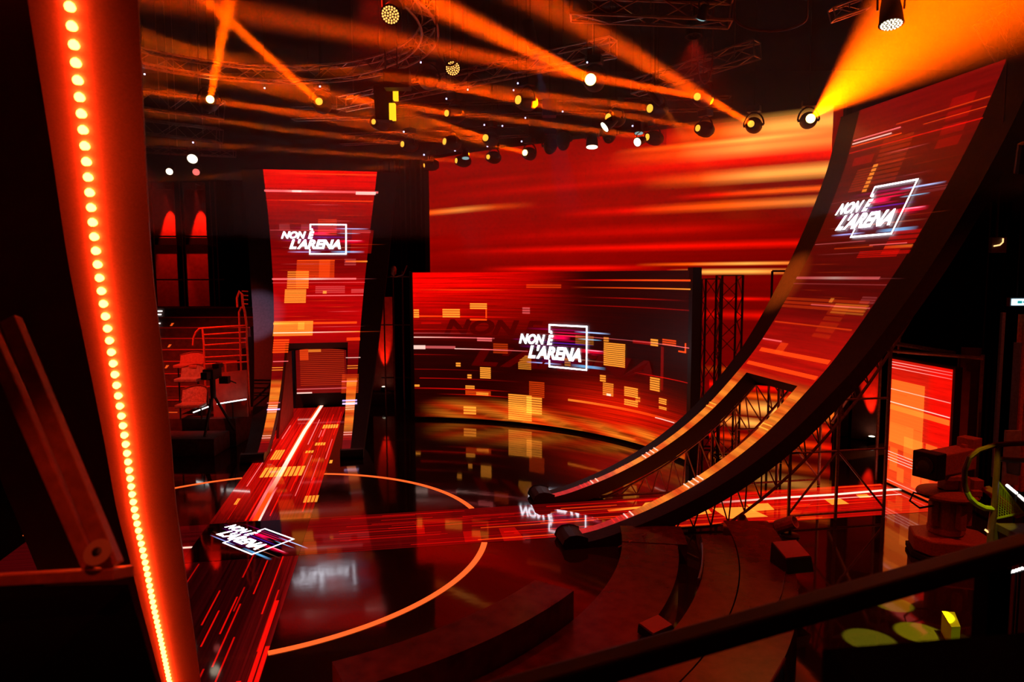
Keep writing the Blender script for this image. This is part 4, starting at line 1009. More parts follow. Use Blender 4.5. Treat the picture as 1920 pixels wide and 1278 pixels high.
b = MB(); c = at(185, 1036, 2.52); Mh = Matrix.Translation(c) @ Matrix.Rotation(R_(50), 4, 'X'); M['disc_o'] = basic('orange_washer', (.75, .36, .22), .6)
b.lathe([(.018, 0), (.045, 0), (.050, .004), (.050, .010), (.018, .012)], 24, Mh); b.build('washer', 'disc_o', br); b = MB(); b.lathe([(.017, -.004), (.017, .018), (.008, .022)], 8, Mh); b.build('bolt', 'steel', br)
b = MB(); b.hexa([at(-60, 1100, 2.9) , at(240, 1095, 2.75), at(330, 1400, 2.2), at(-100, 1420, 2.1)] + [p + V((0, 0.0, -.05)) for p in (at(-60, 1100, 2.9), at(240, 1095, 2.75), at(330, 1400, 2.2), at(-100, 1420, 2.1))])
b.f = [f[::-1] for f in b.f]; tag(b.build('gallery_board', 'matte'), 'near black board below the brace frame in the bottom left corner', 'board')

# ================================================================== drapes and up-lit cloths
def cloth(label, p0, p1, z0, z1, m='panelcloth', t_=.06, name='cloth_panel', cat='cloth panel', folds=0, group=None):
    p0, p1 = V((*p0[:2], 0)), V((*p1[:2], 0)); d = (p1 - p0); nn = d.normalized().cross(V((0, 0, 1))); b = MB(); N = max(2, folds * 4)
    A = [p0 + d * i / N + nn * (.05 * math.sin(i * math.pi / 2) if folds else 0) for i in range(N + 1)]; B = [a - nn * t_ for a in A]
    up = lambda L, z: [V((a.x, a.y, z)) for a in L]
    b.ribbon(up(A, z0), up(A, z1)); b.ribbon(up(A, z1), up(B, z1)); b.ribbon(up(B, z1), up(B, z0)); b.ribbon(up(B, z0), up(A, z0))
    for e in (0, N): b.poly([V((A[e].x, A[e].y, z0)), V((A[e].x, A[e].y, z1)), V((B[e].x, B[e].y, z1)), V((B[e].x, B[e].y, z0))])
    o = b.build(name, m); return tag(o, label, cat, group)
cloth('black drape hanging between the left arch and the tall video wall', at(716, 600, 28.8), at(803, 600, 28.4), .02, 9.6, 'cloth', name='drape', cat='drape', folds=9)
cloth('dark drape behind the far left audience steps', (-17, 31.5), (-7.6, 31), .02, 9.2, 'cloth', name='drape', cat='drape', folds=14)
cloth('black drape at the far right beyond the orange panel', (11.5, 21.5), (19, 15), .02, 9, 'cloth', name='drape', cat='drape', folds=12)
def uplight(px, py, D, cloth_y, z0, label, power, deg, floorz=0.0, tilt=2.2):
    c = at(px, py, D); c.z = max(c.z, floorz + .12)
    rt = thing('floor_uplight', label, 'stage lamp', (c.x, c.y, floorz))
    b = MB(); b.lathe([(.10, 0), (.12, .03), (.12, .16), (.09, .17)], 14, Matrix.Translation((c.x, c.y, floorz))); b.build('housing', 'black', rt)
    b = MB(); b.lathe([(.085, .0), (.085, .012), (.02, .03)], 14, Matrix.Translation((c.x, c.y, floorz + .17))); b.build('lens', 'lens_white', rt)
    spot('lamp_light', (c.x, c.y, floorz + .22), (c.x, cloth_y, floorz + .22 + tilt), (1, .03, .008), power, deg, .7, .03, rt)
    return c
# between left arch and curved screen
cloth('narrow cloth panel lit red from below, left of the curved screen', at(698, 700, 28.3), at(738, 700, 28.3), .02, 4.2)
uplight(720, 733, 28.0, 28.28, 0, 'floor lamp shining up the narrow cloth left of the curved screen', 520, 12, .45, 1.7)
b = MB(); b.box(at(722, 745, 28.7) * V((1, 1, 0)) + V((0, .2, .22)) if False else V((at(722, 745, 28.7).x, 27.75, .22)), (1.4, .9, .44)); tag(b.build('low_plinth', 'black'), 'low black plinth under the floor lamp left of the curved screen', 'plinth')
# right of the arch
cR = at(1625, 760, 21.2)
cloth('cloth panel lit red from below beside the orange panel on the right', at(1598, 760, 21.3), at(1648, 760, 20.9), .02, 4.1)
uplight(1633, 851, 20.78, 21.07, 0, 'floor lamp shining up the cloth beside the right orange panel', 520, 12, .02, 1.7)
cloth('dark red cloth strip at the left of the lit cloth beyond the arch', at(1562, 760, 21.6), at(1592, 760, 21.6), .02, 4.2)
cloth('dim red cloth right of the orange panel, nearer of two', at(1800, 700, 15.5), at(1838, 700, 15.3), .4, 3.4)
# two lit panels high on the left
for k, (x0, x1, lab) in enumerate([(288, 330, 'left one of two tall red cloth panels lit from above'), (347, 388, 'right one of two tall red cloth panels lit from above')]):
    a, c = at(x0, 450, 30), at(x1, 450, 30); cloth(lab, a, c, .02, 8.95, group='tall lit cloth panels')
    mx = (x0 + x1) / 2 - 2; rt = thing('picture_lamp', ('left' if k == 0 else 'right') + ' hooded lamp shining down the ' + ('left' if k == 0 else 'right') + ' tall red cloth panel', 'stage lamp', at(mx, 356, 29.6))
    b = MB(); q = at(mx, 354, 29.55); b.box(q, (.62, .16, .05)); b.tube(q, q + V((0, 0, .22)), .03, 8); b.tube(q + V((0, 0, .2)), q + V((0, .5, .2)), .02, 6); b.build('hood', 'panelcloth', rt)
    spot('lamp_light', q + V((0, .06, -.06)), q + V((0, .42, -1.9)), (1, .02, .006), 850, 15, .5, .03, rt)
    bb = MB(); bb.box(V(((a.x + c.x) / 2, 29.97, CAM_H + (at(300, 452, 29.9).z - CAM_H))), (abs(c.x - a.x) + .1, .06, .28)); tag(bb.build('cross_board', 'black'), 'black board across the ' + ('left' if k == 0 else 'right') + ' tall lit cloth panel', 'board')
# scaffold rails in front of the tall panels
b = MB()
for y_ in (443, 524): b.tube(at(275, y_, 29.4), at(395 if y_ < 500 else 420, y_, 29.4), .03, 6)
for x_ in (283, 336, 342, 393, 402): b.tube(at(x_, 340, 29.4), V((at(x_, 340, 29.4).x, 29.4, .01)), .03, 6)
tag(b.build('pipe_scaffold', 'rail'), 'dark red pipe frame standing in front of the two tall lit cloth panels', 'frame')

# ================================================================== scaffold towers
def tower(label, x, y, h, size=.5): return truss('scaffold_tower', label, [(x, y, 0.01), (x, y, h)], size, .55, .02, 'scaffold towers', 'steel')
pa = at(1332, 600, 20.2); tower('tall scaffold tower just right of the curved screen', pa.x, pa.y, 4.9, .42)
pa = at(1366, 600, 19.2); tower('second scaffold tower from the curved screen, seen against the red wall', pa.x, pa.y, 5.0, .55)
pa = at(744, 650, 26.5)
b = MB()
for dx in (-.45, -.1, .25, .55):
    b.tube((pa.x + dx, pa.y, 0.01), (pa.x + dx, pa.y, 5.2), .03, 6)
for z in (1.2, 3.2, 5.0): b.tube((pa.x - .6, pa.y, z), (pa.x + .9, pa.y, z), .025, 6)
tag(b.build('pipe_rack', 'steel'), 'black pipe rack left of the curved screen with a small lamp on top', 'frame')
q = at(738, 510, 26.4); rt = thing('gold_lamp', 'small golden lit lamp on top of the pipe rack left of the curved screen', 'stage lamp', q)
b = MB(); b.lathe([(.04, -.12), (.10, -.08), (.12, .1), (.09, .2), (.02, .24)], 12, Matrix.Translation(q)); b.build('housing', 'alu', rt, smooth=True)
b = MB(); b.path([q + V((-.12, 0, -.15)), q + V((.05, 0, -.18)), q + V((.35, 0, -.1)), q + V((.5, 0, .25))], .02, 6); b.tube(q, (q.x, q.y, 4.99), .03); b.build('bracket', 'alu', rt)
# thin top rail and frame right of the scaffolds
b = MB(); b.tube(at(1448, 508, 18.5), at(1475, 508, 18.5), .03); b.tube(at(1448, 508, 18.5), V((at(1448, 508, 18.5).x, 18.5, .01)), .03); b.tube(at(1475, 508, 18.5), V((at(1475, 508, 18.5).x, 18.5, .01)), .03)
tag(b.build('pipe_scaffold', 'steel'), 'thin dark pipe frame against the red wall just left of the right arch', 'frame')
# pipes around the right-hand panel
b = MB(); x0, x1 = at(1648, 655, 16.2), at(1845, 672, 14.5)
b.tube(x0, x1, .04, 8); b.tube(at(1655, 640, 17), at(1790, 662, 15.5), .05, 8); b.tube(at(1560, 790, 17.2), at(1650, 655, 16.2), .04, 8)
for x_, y_ in ((1652, 16.9), (1800, 15.6), (1843, 14.6)): q = at(x_, 665, y_); b.tube(q, (q.x, q.y, .01), .035, 8)
tag(b.build('pipe_scaffold', 'support' if 'support' in M else 'supp'), 'reddish pipe frame around the orange panel at the right', 'frame')
b = MB(); q = at(1686, 640, 16.9); b.tube(q, at(1690, 600, 16.9), .035); b.tube(at(1679, 617, 16.9), at(1690, 617, 16.9), .03); b.tube(at(1706, 585, 16.9), at(1714, 572, 16.9), .03); b.path([q + V((0, 0, -.3)), q], .03); b.tube(at(1690, 600, 16.9), at(1706, 585, 16.9), .012)
tag(b.build('clamp_arm', 'disc_o'), 'small orange lit clamp arm above the right-hand panel', 'clamp')

# ================================================================== audience steps on the left
ST = [(-15.5, -9.75)]
for i in range(9):
    z = .95 + .36 * i; y0 = 23.4 + .62 * i
    b = MB(); b.box((-12.4, y0 + .31, z / 2), (5.4 - .12 * i, .62, z)); b2 = MB(); b2.box((-12.4, y0 - .012, z - .03), (5.4 - .12 * i, .02, .04))
    o = b.build('seating_step', 'step', bevel=.008); b2.build('nosing', 'redtop', o); tag(o, ['lowest', 'second lowest', 'third', 'fourth', 'middle', 'sixth', 'seventh', 'second highest', 'highest'][i] + ' carpeted step of the audience stand at the far left', 'step', 'steps of the left audience stand')
def on_step(px, py):
    for i in range(9):
        z = .95 + .36 * i; q = at(px, py, 23.4 + .62 * i - .02)
        if q.z <= z - .02: return q if q.z > z - .36 else at(px, py, 23.4 + .62 * i - .02) + V((0, 0, z - .3 - q.z))
    return q
for k, (x, y) in enumerate([(297, 583), (296, 594.5), (294, 606), (289.5, 617.5), (289, 629), (288, 641)]):
    q = on_step(x + 3, y); b = MB(); b.box(q, (.17 - .016 * k, .03, .04))
    tag(b.build('step_light', 'white_led'), 'white step light in the short column beside the glowing column, number %s from its top' % ['one', 'two', 'three', 'four', 'five', 'six'][k], 'step light', 'white step lights')
for k, (x, y) in enumerate([(322, 612), (317, 648), (312, 687), (304, 711), (306, 730)]):
    q = on_step(x, y); b = MB(); b.hexa([q + V(p) for p in ((-.07, 0, -.06), (0, 0, -.06), (0, .03, -.06), (-.07, .03, -.06), (0, 0, .05), (.09, 0, .05), (.09, .03, .05), (0, .03, .05))])
    tag(b.build('edge_marker', 'marker'), 'small orange marker on the left audience steps, ' + ['topmost', 'second from the top', 'third from the top', 'second from the bottom', 'lowest'][k] + ' of five', 'marker', 'orange step markers')
b = MB(); q = at(321, 777, 21.6); b.box(q, (.38, .04, .16)); b.box(q + V((0, .2, -.1)), (.5, .36, .1)); b.tube(q + V((0, .2, 0)), (q.x, q.y + .2, .02), .03)
tag(b.build('marker_box', 'marker'), 'orange lit box at the foot of the left audience stand', 'box')
# stand base and landing
b = MB(); b.box((-10.5, 21.6, .42), (4.6, 1.9, .84)); tag(b.build('stand_block', 'step', bevel=.01), 'dark base block below the chairs of the left audience stand', 'platform')
b = MB(); b.box((-10.3, 20.0, .25), (3.9, 1.1, .5)); tag(b.build('front_platform', 'step', bevel=.01), 'low front platform of the left audience stand, beside the glowing column', 'platform')
# railing
rl = thing('stand_railing', 'orange red curved pipe railing above the wrapped chairs on the left', 'railing', at(420, 690, 21.3))
D = 21.3
def rp(x, y): return at(280 + x / 5.327, 540 + y / 5.327, D)
b = MB()
b.path([rp(435, 570), rp(440, 500), rp(465, 440), rp(500, 405), rp(540, 400), rp(760, 385), rp(970, 372), rp(975, 560), rp(985, 730)], .032, 8)
b.path([rp(530, 400), rp(545, 560), rp(550, 740)], .032, 8)
for y0, y1 in ((465, 437), (570, 540), (692, 668), (760, 735)): b.tube(rp(545, y0), rp(980, y1), .024, 6)
b.build('rails', 'railhot', rl)
b = MB()
for x, y in ((550, 740), (985, 730), (760, 745)):
    q = rp(x, y); b.tube(q, (q.x, q.y, .84), .03, 6)
b.build('posts', 'railhot', rl)
b = MB()
b.path([rp(880, 190), rp(875, 100), rp(900, 30), rp(925, 60), rp(935, 170), rp(955, 240), rp(970, 370)], .035, 8); b.path([rp(900, 370), rp(895, 240), rp(920, 190), rp(950, 210), rp(965, 300)], .03, 8)
for k in range(4): b.tube(rp(925, 30 + k * 42), rp(985, 32 + k * 42), .02)
q = rp(900, 370); b.tube(q, (q.x, q.y, .84), .03)
tag(b.build('ladder_rail', 'railhot'), 'red lit looped ladder rail left of the left arch', 'railing')
# wrapped chairs
def wrapped_chair(x0, y0, x1, y1, D, label, m, legs=True):
    a, c = at(x0, y1, D), at(x1, y0, D); w_ = c.x - a.x; h = c.z - a.z; rt = thing('wrapped_chair', label, 'chair', (a.x + w_ / 2, D, a.z), 'chairs on the left stand')
    b = MB(); n = 10; F = []; Bk = []
    for i in range(n + 1):
        t_ = i / n; x = a.x + w_ * t_; z = a.z + h * (.72 + .28 * math.sin(math.pi * (.15 + .6 * t_)))
        F.append(V((x, D - .06 + .14 * math.sin(math.pi * t_), z))); Bk.append(V((x, D - .18 + .14 * math.sin(math.pi * t_), a.z + h * .25)))
    b.ribbon(Bk, F); b.ribbon(F, [p + V((0, .06, 0)) for p in F]); b.ribbon([p + V((0, .06, 0)) for p in F], [p + V((0, .06, 0)) for p in Bk]); b.build('backrest', m, rt, smooth=True)
    b = MB(); b.box((a.x + w_ / 2, D - .38, a.z + h * .25), (w_, .5, .10)); b.build('seat', m, rt, bevel=.02)
    b = MB(); b.path([F[0] + V((-.02, 0, -h * .7)), F[0] + V((-.02, 0, 0))] + F[1:] + [F[-1] + V((.02, 0, -h * .7))], .022, 6); b.build('frame', 'rail', rt)
    for sx_ in (.06, w_ - .06):
        b = MB(); b.tube((a.x + sx_, D - .4, a.z + h * .24), (a.x + sx_, D - .4, min(.84, a.z)), .02, 6); b.build('leg', 'steel', rt)
M['seat_red'] = basic('red_seat_cloth', (.42, .17, .15), .8, noise=.15)
wrapped_chair(342, 660, 384, 690, 22.2, 'top chair of the three at the left stand, dull red back', 'seat_red')
wrapped_chair(344, 683, 384, 716, 21.55, 'middle chair of the three at the left stand, pale grey pink back', 'grey')
wrapped_chair(346, 722, 390, 766, 20.9, 'lowest chair of the three, wrapped in crumpled clear plastic', 'plastic')
for x0, y0, x1, y1, lab in [(362, 773, 391, 762, 'short slanting white light strip under the plastic wrapped chair'), (407, 757, 462, 748, 'longer slanting white light strip beside the left arch')]:
    b = MB(); p, q = at(x0, y0, 20.55), at(x1, y1, 20.7); rt = thing('light_strip', None, None, (p + q) / 2); b.tube(p, q, .018, 6); b.build('tube', 'white_led', rt); b = MB(); b.tube(p + V((0, .04, -.02)), q + V((0, .04, -.02)), .03, 4); m_ = (p + q) / 2; b.tube(m_ + V((0, .05, 0)), (m_.x, m_.y + .05, .02), .02); b.build('bracket', 'black', rt)
    tag(rt, lab, 'light strip', 'white light strips on the left stand')
ct = thing('camera_tripod', 'black camera on a tripod silhouetted beside the left audience stand', 'camera', at(395, 800, 20.2) * V((1, 1, 0)))
q = at(398, 700, 20.2)
b = MB(); b.box(q, (.30, .6, .30)); b.box(q + V((0, -.42, 0)), (.18, .3, .2)); b.box(q + V((.12, .1, .22)), (.2, .3, .12)); b.build('body', 'black', ct, bevel=.01)
b = MB(); b.box(q + V((.25, .25, -.22)), (.26, .2, .2)); b.tube(q, q + V((.5, .45, -.35)), .02); b.build('pan_handle', 'black', ct)
b = MB(); b.tube(q - V((0, 0, .15)), q - V((0, 0, .7)), .08, 10); b.build('pan_head', 'black', ct)
for k in range(3):
    t_ = 2.1 * k + .4; b = MB(); b.tube(q - V((0, 0, .6)), V((q.x + .55 * math.cos(t_), q.y + .55 * math.sin(t_), .02 if q.y + .55 * math.sin(t_) < 19.4 else .52)), .04, 6); b.build('leg', 'black', ct)
# glass balustrade with red lit panel
b = MB(); p, q = at(402, 745, 21.0), at(466, 738, 21.0); b.hexa([V((p.x, 20.9, .84)), V((q.x, 20.9, .84)), V((q.x, 20.94, .84)), V((p.x, 20.94, .84)), V((p.x, 20.9, 2.15)), V((q.x, 20.9, 2.25)), V((q.x, 20.94, 2.25)), V((p.x, 20.94, 2.15))])
tag(b.build('balustrade_panel', 'panelcloth'), 'dark red lit balustrade panel beside the camera tripod on the left', 'panel')

# ================================================================== curved platforms around the ring, right and bottom
def sector(name, label, cat, r0, r1, z0, z1, a0, a1, m='deck', group='curved platforms around the ring'):
    b = MB(); annulus(b, r0, r1, z0, z1, R_(a0), R_(a1), 48); o = b.build(name, m); return tag(o, label, cat, group)
def deg_of(px, py, z): q = on(px, py, z); return math.degrees(math.atan2(q.y - CY, q.x - CX)), math.hypot(q.x - CX, q.y - CY)
sector('curved_bench', 'curved dark red bench with a tall black outer side, nearest the ring of light', 'bench', 6.4, 7.02, .0, .74, -62, -33.6)
sector('curved_platform', 'wide low curved deck outside the bench, crossing the bottom centre', 'platform', 7.03, 7.98, .0, .34, -75, -9)
sector('curved_platform', 'raised piece of curved deck running up under the large arch', 'platform', 7.03, 8.15, .0, .35, -8.9, -2.5)
sector('curved_platform', 'second curved platform with a shiny edge, right of the wide deck', 'platform', 8.38, 8.9, .0, .50, -75, -8)
sector('curved_platform', 'outermost curved platform beside the open glossy floor', 'platform', 8.92, 9.72, .0, .50, -75, -3)
for r, a0, a1, lab in ((8.36, -22, -12, 'thin shiny red handrail arc between the decks'), (9.75, -60, -33, 'thin red tube arc low at the bottom right under the near rail'), (10.05, -60, -36, 'outer faint tube arc low at the bottom right')):
    b = MB(); pts = [V((CX + r * math.cos(R_(a0 + (a1 - a0) * i / 24)), CY + r * math.sin(R_(a0 + (a1 - a0) * i / 24)), .56)) for i in range(25)]
    b.path(pts, .018, 6); 
    for i in (0, 12, 24): b.tube(pts[i], (pts[i].x, pts[i].y, 0.01), .012)
    tag(b.build('edge_tube', 'rail'), lab, 'rail')
# small boxes and lamps on the decks
def wedge(px, py, z, s, label, rot, top='deck'):
    q = on(px, py, z); b = MB(); m3 = Matrix.Rotation(rot, 3, 'Z'); P = []
    for (x, y, h) in ((-1, -1, 0), (1, -1, 0), (1, 1, 0), (-1, 1, 0), (-1, -.7, .7), (1, -.7, .7), (1, .9, 1.1), (-1, .9, 1.1)): P.append(q + m3 @ V((x * s[0] / 2, y * s[1] / 2, h * s[2])))
    b.hexa(P); rt = thing('floor_monitor', label, 'speaker', q); b.build('cabinet', 'black', rt, bevel=.01)
    b = MB(); n = (P[5] - P[4]).cross(P[7] - P[4]).normalized() * .012
    T = [P[4].lerp(P[6], .04), P[5].lerp(P[7], .04), P[6].lerp(P[4], .04), P[7].lerp(P[5], .04)]; b.hexa([p + n * .1 for p in T] + [p + n for p in T]); b.build('red_lit_top', 'redtop', rt)  # red light on the black box top, coloured in as a thin sheet
wedge(1231, 1186, .35, (.40, .32, .12), 'small wedge box with a red lit top in the gap between the curved decks', R_(38))
wedge(1484, 1062, .5, (.44, .5, .3), 'black box with a red lit top at the edge of the outermost platform', R_(12))
def deck_lamp(px, py, D, tgt, label, r=.13):
    c = at(px, py, D); d = (V(tgt) - c).normalized(); Mh = Matrix.Translation(c) @ d.to_track_quat('Z', 'Y').to_matrix().to_4x4(); rt = thing('deck_lamp', label, 'stage lamp', (c.x, c.y, .5))
    b = MB(); b.lathe([(.03, -.3), (r, -.28), (r, .1), (r * .8, .1), (r * .7, .02)], 14, Mh); b.build('housing', 'camera', rt, smooth=False)
    b = MB(); b.tube(c + V((0, 0, -.1)), (c.x, c.y, .02), .03); b.lathe([(.18, 0), (.18, .03), (.05, .05)], 14, Matrix.Translation((c.x, c.y, .005))); b.build('stand', 'steel', rt)
deck_lamp(1482, 980, 13.2, (9, 10, 3), 'dark cylinder lamp standing at the near edge of the runway on the right')
deck_lamp(1393, 975, 13.6, (3, 12, 2.5), 'small golden lamp lying near the outermost platform by the runway', .09)
# thin cable down the deck
b = MB(); b.path([on(1474, 1060, .52), on(1466, 1110, .52), on(1456, 1135, .52), on(1440, 1190, .52)], .008, 4); tag(b.build('floor_cable', 'rail'), 'thin red cable running down beside the black box on the outer platform', 'cable')
# cable and light strip under the near arch leg
b = MB(); b.tube(on(1173, 1035, .03), on(1207, 1043, .03), .028, 6); M['warmstrip'] = glow('warm_strip', (1, .55, .2), 1.6, False); tag(b.build('light_strip', 'warmstrip'), 'short warm light strip on the floor under the near leg of the right arch', 'light strip')
b = MB(); b.path([on(1160, 1025, .15), on(1180, 1015, .35), on(1205, 1012, .3), on(1212, 1000, .45), on(1195, 1008, .2), on(1170, 1026, .12)], .014, 5); tag(b.build('cable_bundle', 'disc_o'), 'loose orange lit cable bundle under the near leg of the right arch', 'cable')

# ================================================================== near rail, post and desk at the lower right
rb = thing('gallery_rail', 'near dark gallery handrail running diagonally across the lower right', 'railing', at(1400, 1160, 2.6))
b = MB(); p, q = at(700, 1374, 2.15), at(1990, 1006, 2.9)
q = p + (q - p) * 1.35; d = (q - p).normalized(); s = V((0, 0, 1)).cross(d).normalized(); up = d.cross(s)
def bar4(b, p, q, w_, h): b.hexa([p - s * w_ / 2 - up * h / 2, p + s * w_ / 2 - up * h / 2, p + s * w_ / 2 + up * h / 2, p - s * w_ / 2 + up * h / 2, q - s * w_ / 2 - up * h / 2, q + s * w_ / 2 - up * h / 2, q + s * w_ / 2 + up * h / 2, q - s * w_ / 2 + up * h / 2])
bar4(b, p, q, .09, .085); M['railm'] = basic('rail_varnish', (.035, .006, .004), .55); b.build('handrail', 'railm', rb, bevel=.012)
for t_, lab in ((.875 / 1.35, ''),):
    q2 = p.lerp(q, t_); b = MB(); b.box((q2.x, q2.y, q2.z - .75), (.09, .09, 1.42)); b.build('post', 'matte', rb)
b = MB(); a0 = at(1540, 1214, 1.9); a1 = at(2000, 1176, 2.2)
P = [V((a0.x, a0.y, a0.z - .9)), V((a1.x, a1.y, a1.z - .9)), V((a1.x + .2, a1.y - .9, a1.z - .9)), V((a0.x + .1, a0.y - .9, a0.z - .9))]
b.hexa([P[3], P[2], P[1], P[0]] + [V((p_.x, p_.y, p_.z + .9)) for p_ in (P[3], P[2], P[1], P[0])]); tag(b.build('equipment_case', 'matte', bevel=.01), 'near black equipment case filling the bottom right corner', 'case')

# ================================================================== robotic camera pedestal
cb = on(1790, 1032, 0); cb = V((7.75, 12.3, 0))
ped = thing('camera_pedestal', 'tall studio camera on a motorised pedestal in front of the orange panel', 'camera', cb)
def pc(x, y, D=12.3): return at(x, y, D)
b = MB(); pts = [(-.62, -.1), (-.5, -.42), (.2, -.62), (.62, -.45), (.66, .1), (.3, .5), (-.45, .38)]
m = len(pts); 
for z in (.12, .40): b.v += [tuple(cb + V((x, y, z))) for x, y in pts]
for k in range(m): j = (k + 1) % m; b.f.append((k, j, m + j, m + k))
b.f.append(tuple(range(m))[::-1]); b.f.append(tuple(range(m, 2 * m)))
b.build('base', 'camera', ped, bevel=.03)
b = MB(); 
for z in (.02, .10):
    b.v += [tuple(cb + V((x * 1.06, y * 1.06, z))) for x, y in pts]
for k in range(m): j = (k + 1) % m; b.f.append((k, j, m + j, m + k))
b.f.append(tuple(range(m))[::-1]); b.f.append(tuple(range(m, 2 * m))); b.build('skirt', 'rubber', ped)
for k in range(3):
    t_ = 2.1 * k + .5; b = MB(); b.lathe([(.08, 0), (.11, .02), (.11, .12), (.05, .13)], 12, Matrix.Translation(cb + V((.42 * math.cos(t_), .36 * math.sin(t_), .01)))); b.build('wheel', 'rubber', ped)
b = MB(); b.lathe([(.26, .40), (.30, .44), (.30, .52), (.24, .56), (.22, 1.02), (.17, 1.05), (.16, 1.20)], 20, Matrix.Translation(cb)); b.build('column', 'camera', ped, smooth=False)
for x, y in ((-.3, -.1), (.05, -.34), (.3, -.1)): b = MB(); b.box(cb + V((x, y, .80)), (.12, .14, .46)); b.build('motor_housing', 'camera', ped, bevel=.02)
b = MB(); b.lathe([(.2, 1.05), (.48, 1.08), (.5, 1.12), (.48, 1.16), (.2, 1.2)], 28, Matrix.Translation(cb)); b.build('ring_platform', 'camera', ped)
b = MB(); b.box(cb + V((0, 0, 1.30)), (.24, .24, .2)); b.box(cb + V((-.02, 0, 1.45)), (.36, .5, .09)); b.box(cb + V((.2, -.05, 1.32)), (.14, .3, .3)); b.build('pan_head', 'camera', ped, bevel=.015)
Rz = Matrix.Rotation(R_(28), 3, 'Z'); hc = cb + V((.02, .0, 1.72))
b = MB(); b.box(hc, (.98, .36, .38), Rz); b.build('camera_housing', 'camera', ped, bevel=.02)
b = MB(); b.box(hc + Rz @ V((-.62, 0, 0)), (.26, .44, .46), Rz); b.build('lens_hood', 'black', ped, bevel=.015)
b = MB(); b.lathe([(.16, 0), (.16, .02), (.1, .03)], 20, Matrix.Translation(hc + Rz @ V((-.755, 0, 0))) @ Matrix.Rotation(R_(28), 4, 'Z') @ Matrix.Rotation(-math.pi / 2, 4, 'Y')); b.build('lens', 'lens_off', ped)
b = MB(); b.box(hc + Rz @ V((.52, -.02, .26)), (.26, .30, .2), Rz); b.box(hc + Rz @ V((.42, -.02, .10)), (.2, .1, .3), Rz); b.build('viewfinder', 'camera', ped, bevel=.01)
b = MB(); b.path([cb + V((-.45, -.2, 1.12)), cb + V((-.72, -.2, 1.2)), cb + V((-.78, -.2, 1.05)), cb + V((-.6, -.2, .92)), cb + V((-.3, -.15, .95))], .018, 6); b.build('cable', 'rubber', ped)
for k, (x, y, z, sx_, sy_, sz_) in enumerate([(.42, -.1, 1.3, .18, .2, .22), (.3, -.32, 1.22, .16, .1, .1)]):
    b = MB(); b.box(cb + V((x, y, z)), (sx_, sy_, sz_)); b.build('drive_unit', 'camera', ped, bevel=.01)

# ================================================================== caged stair with a looped handrail at the right edge
Dh = 8.2
def hp(x, y): return at(1680 + x / 3.992, 740 + y / 3.992, Dh)
sh = thing('stair_handrail', 'looped tube handrail of the gallery stair at the right edge, lit yellow green at its bottom', 'railing', hp(740, 900))
b = MB(); b.path([hp(980, 360), hp(860, 366), hp(740, 375), hp(620, 415), hp(550, 470), hp(515, 560), hp(512, 660), hp(530, 725)], .032, 8); b.build('loop', 'rail', sh)
M['greenlit_rail'] = basic('yellow_green_lit_tube', (.5, .55, .03), .5); b = MB(); b.path([hp(530, 725), hp(552, 770), hp(600, 815), hp(660, 845), hp(735, 855)], .034, 8); b.build('lower_loop', 'greenlit_rail', sh)['label'] = 'yellow green lit lower part of the loop'  # yellow green light on the lower tube is put into its colour
b = MB(); b.tube(hp(765, 380), hp(735, 850), .035, 8); b.tube(hp(760, 480), hp(980, 490), .03, 8); q = hp(712, 1000); b.tube(hp(735, 850), q, .04, 8); b.tube(q, (q.x, q.y, .02), .04, 8); b.build('post', 'rail', sh)
def mesh_panel(x0, y0, x1, y1, x2, y2, x3, y3, label, m, n=11):
    b = MB(); c = [hp(x0, y0), hp(x1, y1), hp(x2, y2), hp(x3, y3)]
    L = lambda u, v: (c[0].lerp(c[1], u)).lerp(c[3].lerp(c[2], u), v)
    for k in range(-n, n + 1):
        a = k / n; u0, v0, u1, v1 = (a, 0, 1, 1 - a) if a >= 0 else (0, -a, 1 + a, 1)
        b.tube(L(u0, v0), L(u1, v1), .005, 3, cap=False); b.tube(L(1 - u0, v0), L(1 - u1, v1), .005, 3, cap=False)
    for i in range(4): b.tube(c[i], c[(i + 1) % 4], .012, 4)
    o = b.build('mesh_guard', m, sh); o['label'] = label
mesh_panel(745, 720, 760, 640, 950, 880, 745, 925, 'diamond wire guard with yellow green light on it', 'greenlit_rail'); mesh_panel(825, 500, 930, 510, 920, 600, 830, 580, 'small grey wire guard', 'grey', 7)  # first guard carries the yellow green light in its colour too
b = MB(); P = [hp(640, 690), hp(700, 680), hp(960, 880), hp(900, 900)]; b.hexa([p + V((0, 0, -.04)) for p in P] + P); tag(b.build('stair_stringer', 'redtop'), 'bright red slanting stair stringer behind the wire guard at the right edge', 'stair')
b = MB(); P = [hp(745, 945), hp(1200, 900), hp(1200, 1010), hp(745, 1040)]; P = [V((p.x, p.y + dy, hp(745, 960).z)) for p, dy in zip(P, (0, 0, -1.2, -1.2))]; b.hexa([P[3] - V((0, 0, .08)), P[2] - V((0, 0, .08)), P[1] - V((0, 0, .08)), P[0] - V((0, 0, .08)), P[3], P[2], P[1], P[0]])
for p_ in (P[0], P[3]): b.tube(p_, (p_.x + .1, p_.y, .01), .04)
tag(b.build('stair_landing', 'step'), 'dark stair landing under the wire guard at the right edge', 'platform')
